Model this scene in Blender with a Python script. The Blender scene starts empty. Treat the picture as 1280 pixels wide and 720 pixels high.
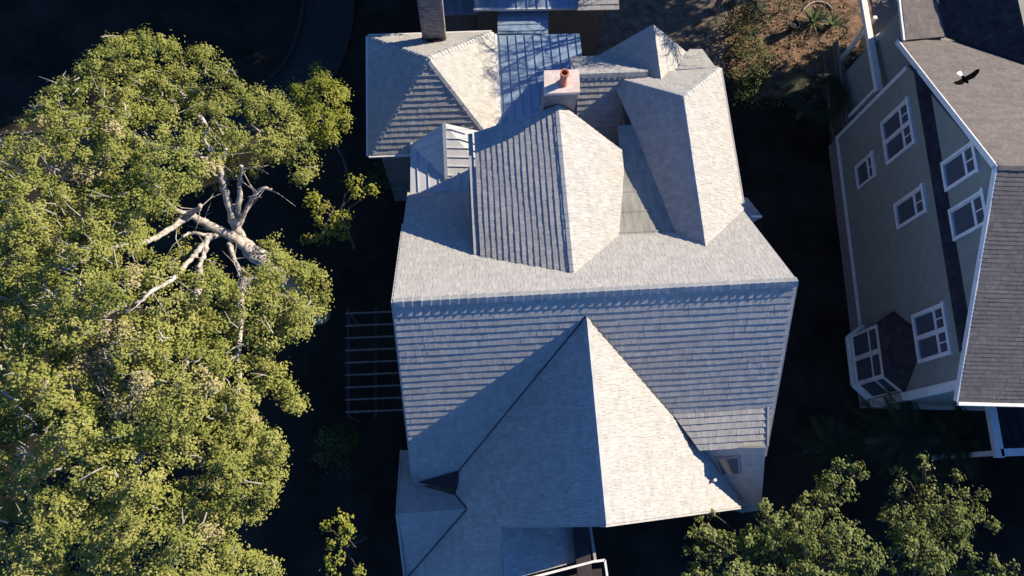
import bpy, math, random
import numpy as np
from mathutils import Vector, Matrix, Euler

random.seed(7)
rng = np.random.default_rng(11)
scene = bpy.context.scene
COL = scene.collection

# ------------------------------------------------------------------ camera
# World frame: x runs along the main ridge of the grey house, y to its rear, z up.
F = 870.0
CAM = np.array([2.57, -5.62, 31.0])
RM = np.array([[0.99945194, -0.00920993, -0.03179616],
               [0.0, 0.96051769, -0.27821892],
               [0.03310315, 0.27806644, 0.95999127]])
_a = math.radians(-3.585252718)
RZ = np.array([[math.cos(_a), -math.sin(_a), 0], [math.sin(_a), math.cos(_a), 0], [0, 0, 1]])
RC = RZ @ RM
cd = bpy.data.cameras.new('camera')
cam = bpy.data.objects.new('camera', cd)
COL.objects.link(cam)
cd.sensor_width = 36.0
cd.lens = F / 1280 * 36.0
cd.clip_end = 2000
m4 = Matrix.Identity(4)
for i in range(3):
    for j in range(3):
        m4[i][j] = RC[i, j]
    m4[i][3] = CAM[i]
cam.matrix_world = m4
scene.camera = cam

# ------------------------------------------------------------------ light
SUN = Vector((0.84, 0.345, 0.432)).normalized()
elev = math.asin(SUN.z)
world = bpy.data.worlds.new('World')
scene.world = world
world.use_nodes = True
wn = world.node_tree
bg = wn.nodes['Background']
sky = wn.nodes.new('ShaderNodeTexSky')
sky.sky_type = 'NISHITA'
sky.sun_disc = False
sky.sun_elevation = elev
sky.sun_rotation = math.atan2(SUN.x, SUN.y)
sky.ozone_density = 10.0
sky.dust_density = 0.0
sky.air_density = 0.65
wn.links.new(sky.outputs[0], bg.inputs[0])
bg.inputs[1].default_value = 0.112
sd = bpy.data.lights.new('sun', 'SUN')
sd.energy = 5.0
sd.angle = math.radians(0.5)
sd.color = (1.0, 0.85, 0.645)
so = bpy.data.objects.new('sun', sd)
COL.objects.link(so)
so.rotation_euler = SUN.to_track_quat('Z', 'Y').to_euler()
so.location = (30, 20, 40)
scene.view_settings.view_transform = 'Standard'
scene.view_settings.look = 'None'
scene.view_settings.gamma = 1.0
scene.view_settings.exposure = 1.13


# ------------------------------------------------------------------ survey helpers (measured from the photo, all give real 3D points)
def ray(px, py):
    return RC @ np.array([(px - 640) / F, -(py - 360) / F, -1.0])


def at(px, py, z):
    d = ray(px, py)
    return CAM + d * ((z - CAM[2]) / d[2])


def on(px, py, pl):
    d = ray(px, py)
    return CAM + d * ((pl[1] - pl[0] @ CAM) / (pl[0] @ d))


def plane3(a, b, c):
    a, b, c = (np.array(q, float) for q in (a, b, c))
    n = np.cross(b - a, c - a)
    n /= np.linalg.norm(n)
    if n[2] < 0:
        n = -n
    return n, n @ a


def slope(p, dirxy, deg):
    t = math.radians(deg)
    d = np.array(dirxy, float)
    d /= np.linalg.norm(d)
    n = np.array([d[0] * math.sin(t), d[1] * math.sin(t), math.cos(t)])
    return n, n @ np.array(p, float)


def zat(x, y, pl):
    n, k = pl
    return (k - n[0] * x - n[1] * y) / n[2]


def onp(x, y, pl):
    return np.array([x, y, zat(x, y, pl)])


# ------------------------------------------------------------------ materials
def new_mat(name):
    m = bpy.data.materials.new(name)
    m.use_nodes = True
    nt = m.node_tree
    return m, nt, nt.nodes['Principled BSDF']


def noise_mat(name, c1, c2, scale=3.0, rough=0.85, detail=6, bump=0.0, bscale=40, spec=0.3, metallic=0.0, lo=0.35, hi=0.65, stretch=None, tone=False, toneamt=0.5):
    m, nt, b = new_mat(name)
    N, Lk = nt.nodes, nt.links
    tc = N.new('ShaderNodeTexCoord')
    src = tc.outputs['Object']
    if stretch:
        mp = N.new('ShaderNodeMapping')
        mp.inputs['Scale'].default_value = stretch
        Lk.new(src, mp.inputs[0])
        src = mp.outputs[0]
    nz = N.new('ShaderNodeTexNoise')
    nz.inputs['Scale'].default_value = scale
    nz.inputs['Detail'].default_value = detail
    nz.inputs['Roughness'].default_value = 0.65
    Lk.new(src, nz.inputs['Vector'])
    rp = N.new('ShaderNodeValToRGB')
    rp.color_ramp.elements[0].position = lo
    rp.color_ramp.elements[1].position = hi
    rp.color_ramp.elements[0].color = (*c1, 1)
    rp.color_ramp.elements[1].color = (*c2, 1)
    Lk.new(nz.outputs['Fac'], rp.inputs[0])
    out = rp.outputs[0]
    if tone:
        at_ = N.new('ShaderNodeAttribute')
        at_.attribute_name = 'tone'
        mr = N.new('ShaderNodeMapRange')
        mr.inputs['To Min'].default_value = 1 - toneamt
        mr.inputs['To Max'].default_value = 1 + toneamt
        Lk.new(at_.outputs['Fac'], mr.inputs['Value'])
        mx = N.new('ShaderNodeMix')
        mx.data_type = 'RGBA'
        mx.blend_type = 'MULTIPLY'
        mx.inputs[0].default_value = 1
        Lk.new(out, mx.inputs[6])
        Lk.new(mr.outputs[0], mx.inputs[7])
        out = mx.outputs[2]
    Lk.new(out, b.inputs['Base Color'])
    b.inputs['Roughness'].default_value = rough
    b.inputs['Specular IOR Level'].default_value = spec
    b.inputs['Metallic'].default_value = metallic
    if bump:
        n2 = N.new('ShaderNodeTexNoise')
        n2.inputs['Scale'].default_value = bscale
        n2.inputs['Detail'].default_value = 5
        Lk.new(tc.outputs['Object'], n2.inputs['Vector'])
        bp = N.new('ShaderNodeBump')
        bp.inputs['Strength'].default_value = bump
        bp.inputs['Distance'].default_value = 0.02
        Lk.new(n2.outputs['Fac'], bp.inputs['Height'])
        Lk.new(bp.outputs[0], b.inputs['Normal'])
    return m


def leaf_mat(name, c1, c2, c3, transl=0.38, scale=1.1):
    m, nt, b = new_mat(name)
    N, Lk = nt.nodes, nt.links
    a = N.new('ShaderNodeAttribute')
    a.attribute_name = 'tone'
    tc = N.new('ShaderNodeTexCoord')
    nz = N.new('ShaderNodeTexNoise')
    nz.inputs['Scale'].default_value = scale
    nz.inputs['Detail'].default_value = 3
    Lk.new(tc.outputs['Object'], nz.inputs['Vector'])
    ad = N.new('ShaderNodeMath')
    ad.operation = 'MULTIPLY_ADD'
    ad.inputs[1].default_value = 0.55
    Lk.new(a.outputs['Fac'], ad.inputs[0])
    m2 = N.new('ShaderNodeMath')
    m2.operation = 'MULTIPLY'
    m2.inputs[1].default_value = 0.55
    Lk.new(nz.outputs['Fac'], m2.inputs[0])
    Lk.new(m2.outputs[0], ad.inputs[2])
    rp = N.new('ShaderNodeValToRGB')
    e = rp.color_ramp.elements
    e[0].position, e[1].position = 0.2, 0.85
    e[0].color, e[1].color = (*c1, 1), (*c3, 1)
    k = e.new(0.52)
    k.color = (*c2, 1)
    Lk.new(ad.outputs[0], rp.inputs[0])
    Lk.new(rp.outputs[0], b.inputs['Base Color'])
    b.inputs['Roughness'].default_value = 0.6
    b.inputs['Specular IOR Level'].default_value = 0.25
    tr = N.new('ShaderNodeBsdfTranslucent')
    Lk.new(rp.outputs[0], tr.inputs['Color'])
    mx = N.new('ShaderNodeMixShader')
    mx.inputs[0].default_value = transl
    Lk.new(b.outputs[0], mx.inputs[1])
    Lk.new(tr.outputs[0], mx.inputs[2])
    Lk.new(mx.outputs[0], N['Material Output'].inputs['Surface'])
    return m


SHINGLE = noise_mat('weathered_shingle', (0.315, 0.312, 0.300), (0.375, 0.372, 0.358), scale=5, rough=0.9, spec=0.15, bump=0.5, bscale=60, tone=True, toneamt=0.10)
CAPS = noise_mat('ridge_shingle', (0.28, 0.295, 0.298), (0.355, 0.37, 0.37), scale=3, rough=0.9, spec=0.15, bump=0.4, tone=True, toneamt=0.10)
BROWN = noise_mat('brown_shingle', (0.135, 0.122, 0.115), (0.175, 0.16, 0.15), scale=6, rough=0.92, spec=0.12, bump=0.4, bscale=80, tone=True, toneamt=0.15)
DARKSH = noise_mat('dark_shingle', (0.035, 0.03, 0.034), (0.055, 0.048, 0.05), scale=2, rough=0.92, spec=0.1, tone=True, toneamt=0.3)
METAL = noise_mat('painted_metal_roof', (0.20, 0.285, 0.39), (0.27, 0.36, 0.47), scale=2.2, rough=0.45, spec=0.5, metallic=0.25, stretch=(1, 0.35, 1))
PALEMETAL = noise_mat('pale_metal_roof', (0.46, 0.485, 0.51), (0.55, 0.575, 0.60), scale=2.2, rough=0.5, spec=0.4, metallic=0.1, stretch=(1, 0.35, 1))
GREYFLASH = noise_mat('dull_flashing', (0.05, 0.05, 0.055), (0.09, 0.09, 0.095), scale=3)
ROLL = noise_mat('roll_roofing', (0.20, 0.205, 0.185), (0.31, 0.31, 0.285), scale=2.5, rough=0.9, spec=0.15, stretch=(2.5, 0.5, 1), bump=0.3)
TRIM = noise_mat('white_trim', (0.60, 0.60, 0.58), (0.74, 0.74, 0.72), scale=4, rough=0.6)
GREYTRIM = noise_mat('grey_trim', (0.26, 0.26, 0.26), (0.34, 0.34, 0.34), scale=4, rough=0.7)
HOUSEWALL = noise_mat('grey_house_wall', (0.10, 0.10, 0.10), (0.15, 0.15, 0.15), scale=4, rough=0.85)
GREENWALL = noise_mat('grey_green_wall', (0.205, 0.22, 0.19), (0.245, 0.26, 0.225), scale=2.5, rough=0.8)
BRICK = noise_mat('chimney_brick', (0.17, 0.15, 0.145), (0.28, 0.25, 0.245), scale=14, rough=0.9, tone=True, toneamt=0.4)
STUCCO = noise_mat('pale_mortar_cap', (0.50, 0.42, 0.37), (0.66, 0.58, 0.52), scale=5, rough=0.9, bump=0.5)
GREYBRICK = noise_mat('dark_chimney_side', (0.13, 0.125, 0.125), (0.24, 0.225, 0.22), scale=6, rough=0.9)  # mottled dark grey over the whole chimney shaft
CLAY = noise_mat('terracotta', (0.36, 0.13, 0.08), (0.50, 0.20, 0.13), scale=9, rough=0.8)
SOOT = noise_mat('soot', (0.01, 0.01, 0.01), (0.02, 0.02, 0.02))
BARK = noise_mat('grey_lichen_bark', (0.13, 0.11, 0.095), (0.50, 0.47, 0.43), scale=6, rough=0.95, bump=0.7, lo=0.34, hi=0.62)
TWIG = noise_mat('dead_twig', (0.22, 0.20, 0.17), (0.46, 0.42, 0.38), scale=4, rough=0.95)
DARKBARK = noise_mat('brown_bark', (0.06, 0.045, 0.035), (0.13, 0.10, 0.08), scale=6, rough=0.95)
BAREBARK = noise_mat('bare_bark', (0.12, 0.11, 0.11), (0.26, 0.24, 0.23), scale=6, rough=0.95)
OAK = leaf_mat('oak_leaves', (0.12, 0.155, 0.034), (0.25, 0.272, 0.06), (0.35, 0.348, 0.115))
MOSS = leaf_mat('spanish_moss', (0.22, 0.20, 0.09), (0.30, 0.27, 0.12), (0.36, 0.32, 0.17), transl=0.15)
LIME = leaf_mat('yellow_green_leaves', (0.13, 0.16, 0.02), (0.23, 0.255, 0.035), (0.31, 0.32, 0.06))
HOLLY = leaf_mat('waxy_green_leaves', (0.075, 0.108, 0.025), (0.16, 0.20, 0.05), (0.26, 0.29, 0.115))
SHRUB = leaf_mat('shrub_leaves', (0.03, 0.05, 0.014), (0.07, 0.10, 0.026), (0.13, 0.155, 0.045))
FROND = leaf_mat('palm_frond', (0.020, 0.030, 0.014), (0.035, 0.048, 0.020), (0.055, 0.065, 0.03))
AGAVE = leaf_mat('agave_blades', (0.07, 0.11, 0.05), (0.13, 0.17, 0.08), (0.19, 0.22, 0.11))
WOOD = noise_mat('weathered_wood', (0.11, 0.095, 0.085), (0.23, 0.20, 0.18), scale=5, rough=0.9, stretch=(1, 6, 1))
DARKWOOD = noise_mat('dark_stained_wood', (0.035, 0.032, 0.034), (0.065, 0.06, 0.06), scale=5, rough=0.85)
BLACKF = noise_mat('black_feathers', (0.003, 0.003, 0.003), (0.007, 0.006, 0.006), spec=0.0, rough=1.0, scale=20)
WHITEF = noise_mat('white_feathers', (0.7, 0.7, 0.68), (0.82, 0.82, 0.8), scale=20)
POTM = noise_mat('dark_glazed_pot', (0.02, 0.018, 0.018), (0.035, 0.03, 0.03), rough=0.5)
HOSE = noise_mat('pale_hose', (0.3, 0.29, 0.27), (0.45, 0.43, 0.4))


def glass_mat():
    m, nt, b = new_mat('window_glass')
    N, Lk = nt.nodes, nt.links
    tc = N.new('ShaderNodeTexCoord')
    w = N.new('ShaderNodeTexWave')
    w.bands_direction = 'Z'
    w.inputs['Scale'].default_value = 14
    w.inputs['Distortion'].default_value = 0.4
    Lk.new(tc.outputs['Object'], w.inputs['Vector'])
    rp = N.new('ShaderNodeValToRGB')
    rp.color_ramp.elements[0].color = (0.05, 0.06, 0.075, 1)
    rp.color_ramp.elements[1].color = (0.11, 0.125, 0.15, 1)  # base colour lightened to stand in for reflection in the panes
    Lk.new(w.outputs['Fac'], rp.inputs[0])
    Lk.new(rp.outputs[0], b.inputs['Base Color'])
    b.inputs['Roughness'].default_value = 0.12
    b.inputs['Specular IOR Level'].default_value = 0.6
    return m


GLASS = glass_mat()


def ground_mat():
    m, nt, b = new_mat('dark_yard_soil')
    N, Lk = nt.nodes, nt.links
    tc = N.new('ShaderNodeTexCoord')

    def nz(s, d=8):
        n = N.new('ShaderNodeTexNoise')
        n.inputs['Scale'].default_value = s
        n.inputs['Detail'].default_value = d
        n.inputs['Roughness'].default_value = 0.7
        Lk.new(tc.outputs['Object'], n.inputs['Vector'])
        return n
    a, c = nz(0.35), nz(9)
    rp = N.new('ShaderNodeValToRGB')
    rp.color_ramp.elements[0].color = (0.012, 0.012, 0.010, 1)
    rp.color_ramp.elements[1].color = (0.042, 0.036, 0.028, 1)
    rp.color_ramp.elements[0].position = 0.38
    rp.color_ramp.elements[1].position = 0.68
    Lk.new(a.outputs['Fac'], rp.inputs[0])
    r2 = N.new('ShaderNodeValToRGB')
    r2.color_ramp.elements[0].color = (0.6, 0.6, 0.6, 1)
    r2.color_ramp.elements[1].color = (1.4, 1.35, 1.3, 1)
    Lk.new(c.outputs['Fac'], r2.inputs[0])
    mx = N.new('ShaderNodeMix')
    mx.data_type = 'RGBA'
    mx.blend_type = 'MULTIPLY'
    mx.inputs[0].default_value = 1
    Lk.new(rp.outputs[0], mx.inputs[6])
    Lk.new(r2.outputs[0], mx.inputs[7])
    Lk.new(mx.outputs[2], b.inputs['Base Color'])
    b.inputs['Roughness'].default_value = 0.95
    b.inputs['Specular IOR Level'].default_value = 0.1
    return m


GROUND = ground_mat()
LITTER = noise_mat('leaf_litter', (0.035, 0.026, 0.018), (0.27, 0.165, 0.105), scale=2.2, rough=0.95, bump=1.0, bscale=18, detail=12, lo=0.36, hi=0.66)
GRASS = noise_mat('dry_grass', (0.07, 0.058, 0.043), (0.21, 0.17, 0.125), scale=2.2, rough=0.95, bump=0.6, bscale=25, detail=9)
ASPHALT = noise_mat('asphalt', (0.022, 0.023, 0.022), (0.034, 0.035, 0.033), scale=3, rough=0.9)
KERB = noise_mat('kerb_concrete', (0.022, 0.022, 0.022), (0.036, 0.036, 0.034), scale=3, rough=0.9)


# ------------------------------------------------------------------ object helpers
def tag(o, label=None, cat=None, group=None, kind=None):
    if label: o['label'] = label
    if cat: o['category'] = cat
    if group: o['group'] = group
    if kind: o['kind'] = kind
    return o


def empty(name, loc=(0, 0, 0)):
    o = bpy.data.objects.new(name, None)
    COL.objects.link(o)
    o.location = loc
    o.empty_display_size = 0.3
    return o


class MB:
    """collects faces and links them as one mesh object"""
    def __init__(s):
        s.v, s.f, s.t, s.mi = [], [], [], []

    def face(s, pts, tone=0.5, mi=0):
        k = len(s.v)
        s.v += [tuple(map(float, p)) for p in pts]
        s.f.append(tuple(range(k, k + len(pts))))
        s.t.append(tone)
        s.mi.append(mi)

    def prism(s, top, depth_vec, tone=0.5, mi=0):
        top = [np.array(p, float) for p in top]
        dv = np.array(depth_vec, float)
        bot = [p + dv for p in top]
        s.face(top, tone, mi)
        s.face(bot[::-1], tone, mi)
        n = len(top)
        for i in range(n):
            j = (i + 1) % n
            s.face([top[i], bot[i], bot[j], top[j]], tone, mi)

    def box(s, c, size, R=None, tone=0.5, mi=0):
        c = np.array(c, float)
        hx, hy, hz = (q / 2 for q in size)
        P8 = [np.array([x, y, z]) for z in (-hz, hz) for x, y in ((-hx, -hy), (hx, -hy), (hx, hy), (-hx, hy))]
        if R is not None:
            P8 = [R @ p for p in P8]
        P8 = [p + c for p in P8]
        for q in ((3, 2, 1, 0), (4, 5, 6, 7), (0, 1, 5, 4), (1, 2, 6, 5), (2, 3, 7, 6), (3, 0, 4, 7)):
            s.face([P8[i] for i in q], tone, mi)

    def bar(s, a, b, w, h, up=(0, 0, 1), tone=0.5, mi=0):
        """a rectangular bar from a to b, w wide, h high"""
        a, b = np.array(a, float), np.array(b, float)
        d = b - a
        Ln = np.linalg.norm(d)
        d /= Ln
        x = np.cross(np.array(up, float), d)
        if np.linalg.norm(x) < 1e-6:
            x = np.array([1., 0, 0])
        x /= np.linalg.norm(x)
        z = np.cross(d, x)
        s.box((a + b) / 2, (w, Ln, h), np.array([x, d, z]).T, tone, mi)

    def tube(s, pts, radii, n=8, tone=0.5, mi=0):
        pts = [np.array(p, float) for p in pts]
        rings = []
        ref = np.array([0.31, 0.17, 0.93])
        for i, p in enumerate(pts):
            d = pts[min(i + 1, len(pts) - 1)] - pts[max(i - 1, 0)]
            d /= np.linalg.norm(d) + 1e-9
            x = np.cross(ref, d)
            if np.linalg.norm(x) < 0.1:
                x = np.cross(np.array([1., 0, 0]), d)
            x /= np.linalg.norm(x)
            y = np.cross(d, x)
            k = len(s.v)
            for a in range(n):
                an = 2 * math.pi * a / n
                s.v.append(tuple(p + radii[i] * (x * math.cos(an) + y * math.sin(an))))
            rings.append(k)
        for i in range(len(rings) - 1):
            for a in range(n):
                b = (a + 1) % n
                s.f.append((rings[i] + a, rings[i] + b, rings[i + 1] + b, rings[i + 1] + a))
                s.t.append(tone)
                s.mi.append(mi)
        for r in (rings[0], rings[-1]):
            s.f.append(tuple(range(r, r + n)))
            s.t.append(tone)
            s.mi.append(mi)

    def build(s, name, mats, parent=None, smooth=False):
        me = bpy.data.meshes.new(name)
        inv = np.zeros(3)
        if parent is not None:
            q = parent
            while q is not None:
                inv += np.array(q.location)
                q = q.parent
        me.from_pydata([tuple(np.array(p) - inv) for p in s.v], [], s.f)
        if not isinstance(mats, (list, tuple)):
            mats = [mats]
        for m in mats:
            me.materials.append(m)
        at_ = me.attributes.new('tone', 'FLOAT', 'FACE')
        at_.data.foreach_set('value', np.array(s.t, dtype=np.float32))
        me.polygons.foreach_set('material_index', np.array(s.mi, dtype=np.int32))
        if smooth:
            me.polygons.foreach_set('use_smooth', np.ones(len(s.f), dtype=bool))
        me.update()
        o = bpy.data.objects.new(name, me)
        COL.objects.link(o)
        if parent is not None:
            o.parent = parent
        return o


def clip(poly, k, c, keep_less):
    """clip 2D polygon (list of (s,t)) by coordinate k at c"""
    out = []
    n = len(poly)
    for i in range(n):
        a, b = poly[i], poly[(i + 1) % n]
        ia = (a[k] <= c) if keep_less else (a[k] >= c)
        ib = (b[k] <= c) if keep_less else (b[k] >= c)
        if ia:
            out.append(a)
        if ia != ib:
            w = (c - a[k]) / (b[k] - a[k])
            out.append((a[0] + (b[0] - a[0]) * w, a[1] + (b[1] - a[1]) * w))
    return out


def area(p):
    return 0.5 * abs(sum(p[i][0] * p[(i + 1) % len(p)][1] - p[(i + 1) % len(p)][0] * p[i][1] for i in range(len(p))))


def shingles(mb, poly, expo=0.23, th=0.027, wmin=0.08, wmax=0.22, slab=0.10, tone0=0.5, jag=0.004, spread=1.0):
    """cover a (convex, planar) roof polygon with overlapping shingle courses, each tab its own tilted face and butt edge"""
    P = [np.array(p, float) for p in poly]
    n = np.cross(P[1] - P[0], P[2] - P[0])
    n /= np.linalg.norm(n)
    if n[2] < 0:
        n = -n
    a = np.cross(np.array([0, 0, 1.0]), n)
    a /= np.linalg.norm(a)
    d = np.cross(a, n)
    d = d if d[2] < 0 else -d
    o = P[0]
    q = [((p - o) @ a, (p - o) @ d) for p in P]
    mb.prism([p - n * 0.004 for p in P], -n * slab, 0.0)
    t0 = min(t for _, t in q)
    t1 = max(t for _, t in q)
    off = -(t1 - t0) % expo
    k = t0 - off
    while k < t1 - 1e-4:
        hi = k + expo
        strip = clip(clip(q, 1, k, False), 1, hi, True)
        if len(strip) >= 3 and area(strip) > 1e-4:
            s0 = min(p[0] for p in strip)
            s1 = max(p[0] for p in strip)
            x = s0 - random.random() * wmax
            lit = random.uniform(-0.07, 0.07)
            bow = random.uniform(-0.35, 0.35) * jag
            while x < s1:
                w = random.uniform(wmin, wmax)
                gap = random.uniform(0.003, 0.010)
                cell = clip(clip(strip, 0, x + gap, False), 0, x + w, True)
                if len(cell) >= 3 and area(cell) > 1e-5:
                    h = th * random.uniform(0.82, 1.15)
                    tv = random.uniform(-jag, jag) + bow
                    sag = 0.004 * math.sin(x * 1.9 + k * 3)
                    def up(p):
                        f = (p[1] - k) / expo
                        tt = p[1] + (tv if f > 0.98 else 0)
                        return o + a * p[0] + d * tt + n * (h * f + sag * f)
                    tone = min(1, max(0, tone0 + lit + spread * random.gauss(0, 0.24)))
                    mb.face([up(p) for p in cell], tone)
                    bt = [p for p in cell if abs(p[1] - hi) < 1e-5]
                    if len(bt) >= 2:
                        bt.sort()
                        A, B = bt[0], bt[-1]
                        ua, ub = up(A), up(B)
                        mb.face([ua, ub, o + a * B[0] + d * B[1] - n * 0.004, o + a * A[0] + d * A[1] - n * 0.004], max(0, tone - 0.4))  # butt edges toned darker to deepen the shadow lines between courses
                x += w
        k = hi


def roof(name, polys, mat, parent, **kw):
    mb = MB()
    for p in polys:
        shingles(mb, p, **kw)
    return mb.build(name, mat, parent)


def capline(mb, A, B, nl, nr, step=0.27, w=0.15, th=0.03):
    """row of bent ridge shingles from A to B; nl and nr are the normals of the two roof faces"""
    A, B = np.array(A, float), np.array(B, float)
    L_ = np.linalg.norm(B - A)
    d = (B - A) / L_
    def side(n1, n2):
        s = np.cross(d, n1)
        return s if s @ n2 < 0 else -s
    sl, sr = -side(nl, nr) if side(nl, nr) @ nr > 0 else side(nl, nr), None
    # direction down each face, away from the ridge
    sl = np.cross(d, nl); sl = sl if sl[2] < 0 or (abs(sl[2]) < 1e-6 and sl @ nl <= 0) else -sl
    sr = np.cross(d, nr); sr = sr if sr[2] < 0 else -sr
    if sl @ sr > 0.999:
        sr = -sr
    up = (nl + nr) / np.linalg.norm(nl + nr)
    k = 0.0
    while k < L_ - 0.02:
        e = min(L_ + 0.02, k + step * 1.12)
        j = random.uniform(-0.008, 0.008)
        h0, h1 = 0.016, th + random.uniform(0, 0.014)
        ww = w * random.uniform(0.92, 1.08)
        r0, r1 = A + d * k + up * h0, A + d * (e + j) + up * h1
        tone = random.uniform(0.3, 0.75)
        l0, l1 = A + d * k + sl * ww + nl * (h0 + 0.012), A + d * (e + j) + sl * ww + nl * (h1 + 0.01)
        q0, q1 = A + d * k + sr * ww + nr * (h0 + 0.012), A + d * (e + j) + sr * ww + nr * (h1 + 0.01)
        mb.face([r0, r1, l1, l0], tone)
        mb.face([r0, q0, q1, r1], tone)
        b = up * (h1 + 0.01)
        mb.face([r1, q1, q1 - nr * (h1 + 0.02), r1 - b], tone)
        mb.face([r1, r1 - b, l1 - nl * (h1 + 0.02), l1], tone)
        mb.face([l0, l1, l1 - nl * (h1 + 0.02), l0 - nl * (h0 + 0.02)], tone)
        mb.face([q0, q0 - nr * (h0 + 0.02), q1 - nr * (h1 + 0.02), q1], tone)
        k += step


def pn(poly):
    a, b, c = (np.array(p, float) for p in poly[:3])
    n = np.cross(b - a, c - a)
    n /= np.linalg.norm(n)
    return n if n[2] > 0 else -n


def seamed(mb, poly, sdir, spacing=0.42, h=0.035, w=0.022, slab=0.05):
    """flat metal pan with raised standing seams running along sdir"""
    P = [np.array(p, float) for p in poly]
    n = pn(P)
    mb.prism(P, -n * slab)
    d = np.array(sdir, float)
    d -= n * (d @ n)
    d /= np.linalg.norm(d)
    a = np.cross(n, d)
    o = P[0]
    q = [((p - o) @ a, (p - o) @ d) for p in P]
    s0, s1 = min(p[0] for p in q), max(p[0] for p in q)
    x = s0 + spacing * 0.5
    while x < s1 - 0.03:
        ts = []
        for i in range(len(q)):
            A, B = q[i], q[(i + 1) % len(q)]
            if (A[0] - x) * (B[0] - x) < 0:
                f = (x - A[0]) / (B[0] - A[0])
                ts.append(A[1] + (B[1] - A[1]) * f)
        if len(ts) >= 2 and max(ts) - min(ts) > 0.08:
            lo, hi = min(ts) + 0.015, max(ts) - 0.015
            mb.bar(o + a * x + d * lo + n * h / 2, o + a * x + d * hi + n * h / 2, w, h, up=n, tone=0.4)
        x += spacing


# ================================================================== GROUND
g = MB()
gn = 60
g.face([(-400, -400, 0), (400, -400, 0), (400, 400, 0), (-400, 400, 0)])
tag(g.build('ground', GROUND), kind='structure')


def patch(name, pts, z, mat, jitter=0.25, sub=6):
    """irregular ground sheet"""
    out = []
    for i in range(len(pts)):
        a, b = np.array(pts[i]), np.array(pts[(i + 1) % len(pts)])
        for k in range(sub):
            p = a + (b - a) * k / sub
            out.append((p[0] + random.uniform(-jitter, jitter), p[1] + random.uniform(-jitter, jitter), z))
    mb = MB()
    mb.face(out)
    return tag(mb.build(name, mat), kind='structure')


def gp(px, py):
    return at(px, py, 0.0)[:2]


patch('leaf_litter_ground', [gp(918, -30), gp(1085, -30), gp(1085, 30), gp(1062, 70), gp(1046, 112), gp(985, 120), gp(930, 132), gp(915, 80)], 0.006, LITTER)
patch('dry_lawn', [gp(726, -20), gp(905, -20), gp(912, 60), gp(905, 90), gp(840, 90), gp(726, 80)], 0.004, GRASS)
# curved side street seen dimly top left, with its kerbs
rd = MB()
kb = MB()
cl = [gp(418, -120), gp(412, -20), gp(405, 40), gp(385, 90), gp(345, 130), gp(270, 170), gp(150, 190), gp(-60, 200)]
cl = [np.array([p[0], p[1], 0.004]) for p in cl]
def smooth_path(pts, n=6):
    pts = [np.array(p, float) for p in pts]
    out = []
    for i in range(len(pts) - 1):
        p0, p1, p2, p3 = pts[max(i - 1, 0)], pts[i], pts[i + 1], pts[min(i + 2, len(pts) - 1)]
        for k in range(n):
            t = k / n
            out.append(0.5 * ((2 * p1) + (-p0 + p2) * t + (2 * p0 - 5 * p1 + 4 * p2 - p3) * t * t + (-p0 + 3 * p1 - 3 * p2 + p3) * t ** 3))
    out.append(pts[-1])
    return out
cl = smooth_path(cl, 5)
L_, R_ = [], []
for i, p in enumerate(cl):
    d = cl[min(i + 1, len(cl) - 1)] - cl[max(i - 1, 0)]
    d /= np.linalg.norm(d)
    nrm = np.array([-d[1], d[0], 0])
    L_.append(p + nrm * 1.3)
    R_.append(p - nrm * 1.3)
for i in range(len(cl) - 1):
    rd.face([L_[i], L_[i + 1], R_[i + 1], R_[i]])
    for S in (L_, R_):
        kb.bar(S[i] + np.array([0, 0, 0.04]), S[i + 1] + np.array([0, 0, 0.04]), 0.16, 0.12)
tag(rd.build('side_road', ASPHALT), kind='structure')
tag(kb.build('road_kerb', KERB), kind='structure')

# ================================================================== MAIN HOUSE
MB_ = slope((0, 0, 10.5), (0, 1), 41)        # rear face of the main roof
MF = slope((0, 0, 10.5), (0, -1), 43)        # street face of the main roof
house = tag(empty('shingle_house', (6, 0, 0)), 'large house with a many-gabled pale shingle roof, tallest ridge across the middle of the photo', 'house')

RX0, RX1 = -0.02, 12.51
# --- main roof
apex = on(733, 395, MF)
GR = slope(apex, (1, 0), 42)
GL = slope(apex, (-1, 0), 43)
A0 = on(717, 342, MB_)
AL = slope(A0, (-1, 0), 16.5)
AR = slope(A0, (1, 0), 38.5)
B0 = on(880, 308, MB_)
BR = slope(B0, (1, 0), 37)
BLp = slope(B0, (-1, 0), 31.5)
front_v = -6.85
def mb_pt(x, y): return onp(x, y, MB_)
def mf_pt(x, y): return onp(x, y, MF)
main_roof = roof('main_roof', [
    [mb_pt(RX0, 0), mb_pt(RX1, 0), mb_pt(RX1, 3.95), mb_pt(8.0, 3.95), mb_pt(8.0, 5.95), mb_pt(RX0, 5.95)],
    [mf_pt(RX0, 0), mf_pt(RX1, 0), mf_pt(RX1, -5.1), mf_pt(1.35, -5.1), mf_pt(0.02, -5.45), mf_pt(RX0, -5.45)],
], SHINGLE, house, expo=0.24, th=0.021, jag=0.003)
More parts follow.
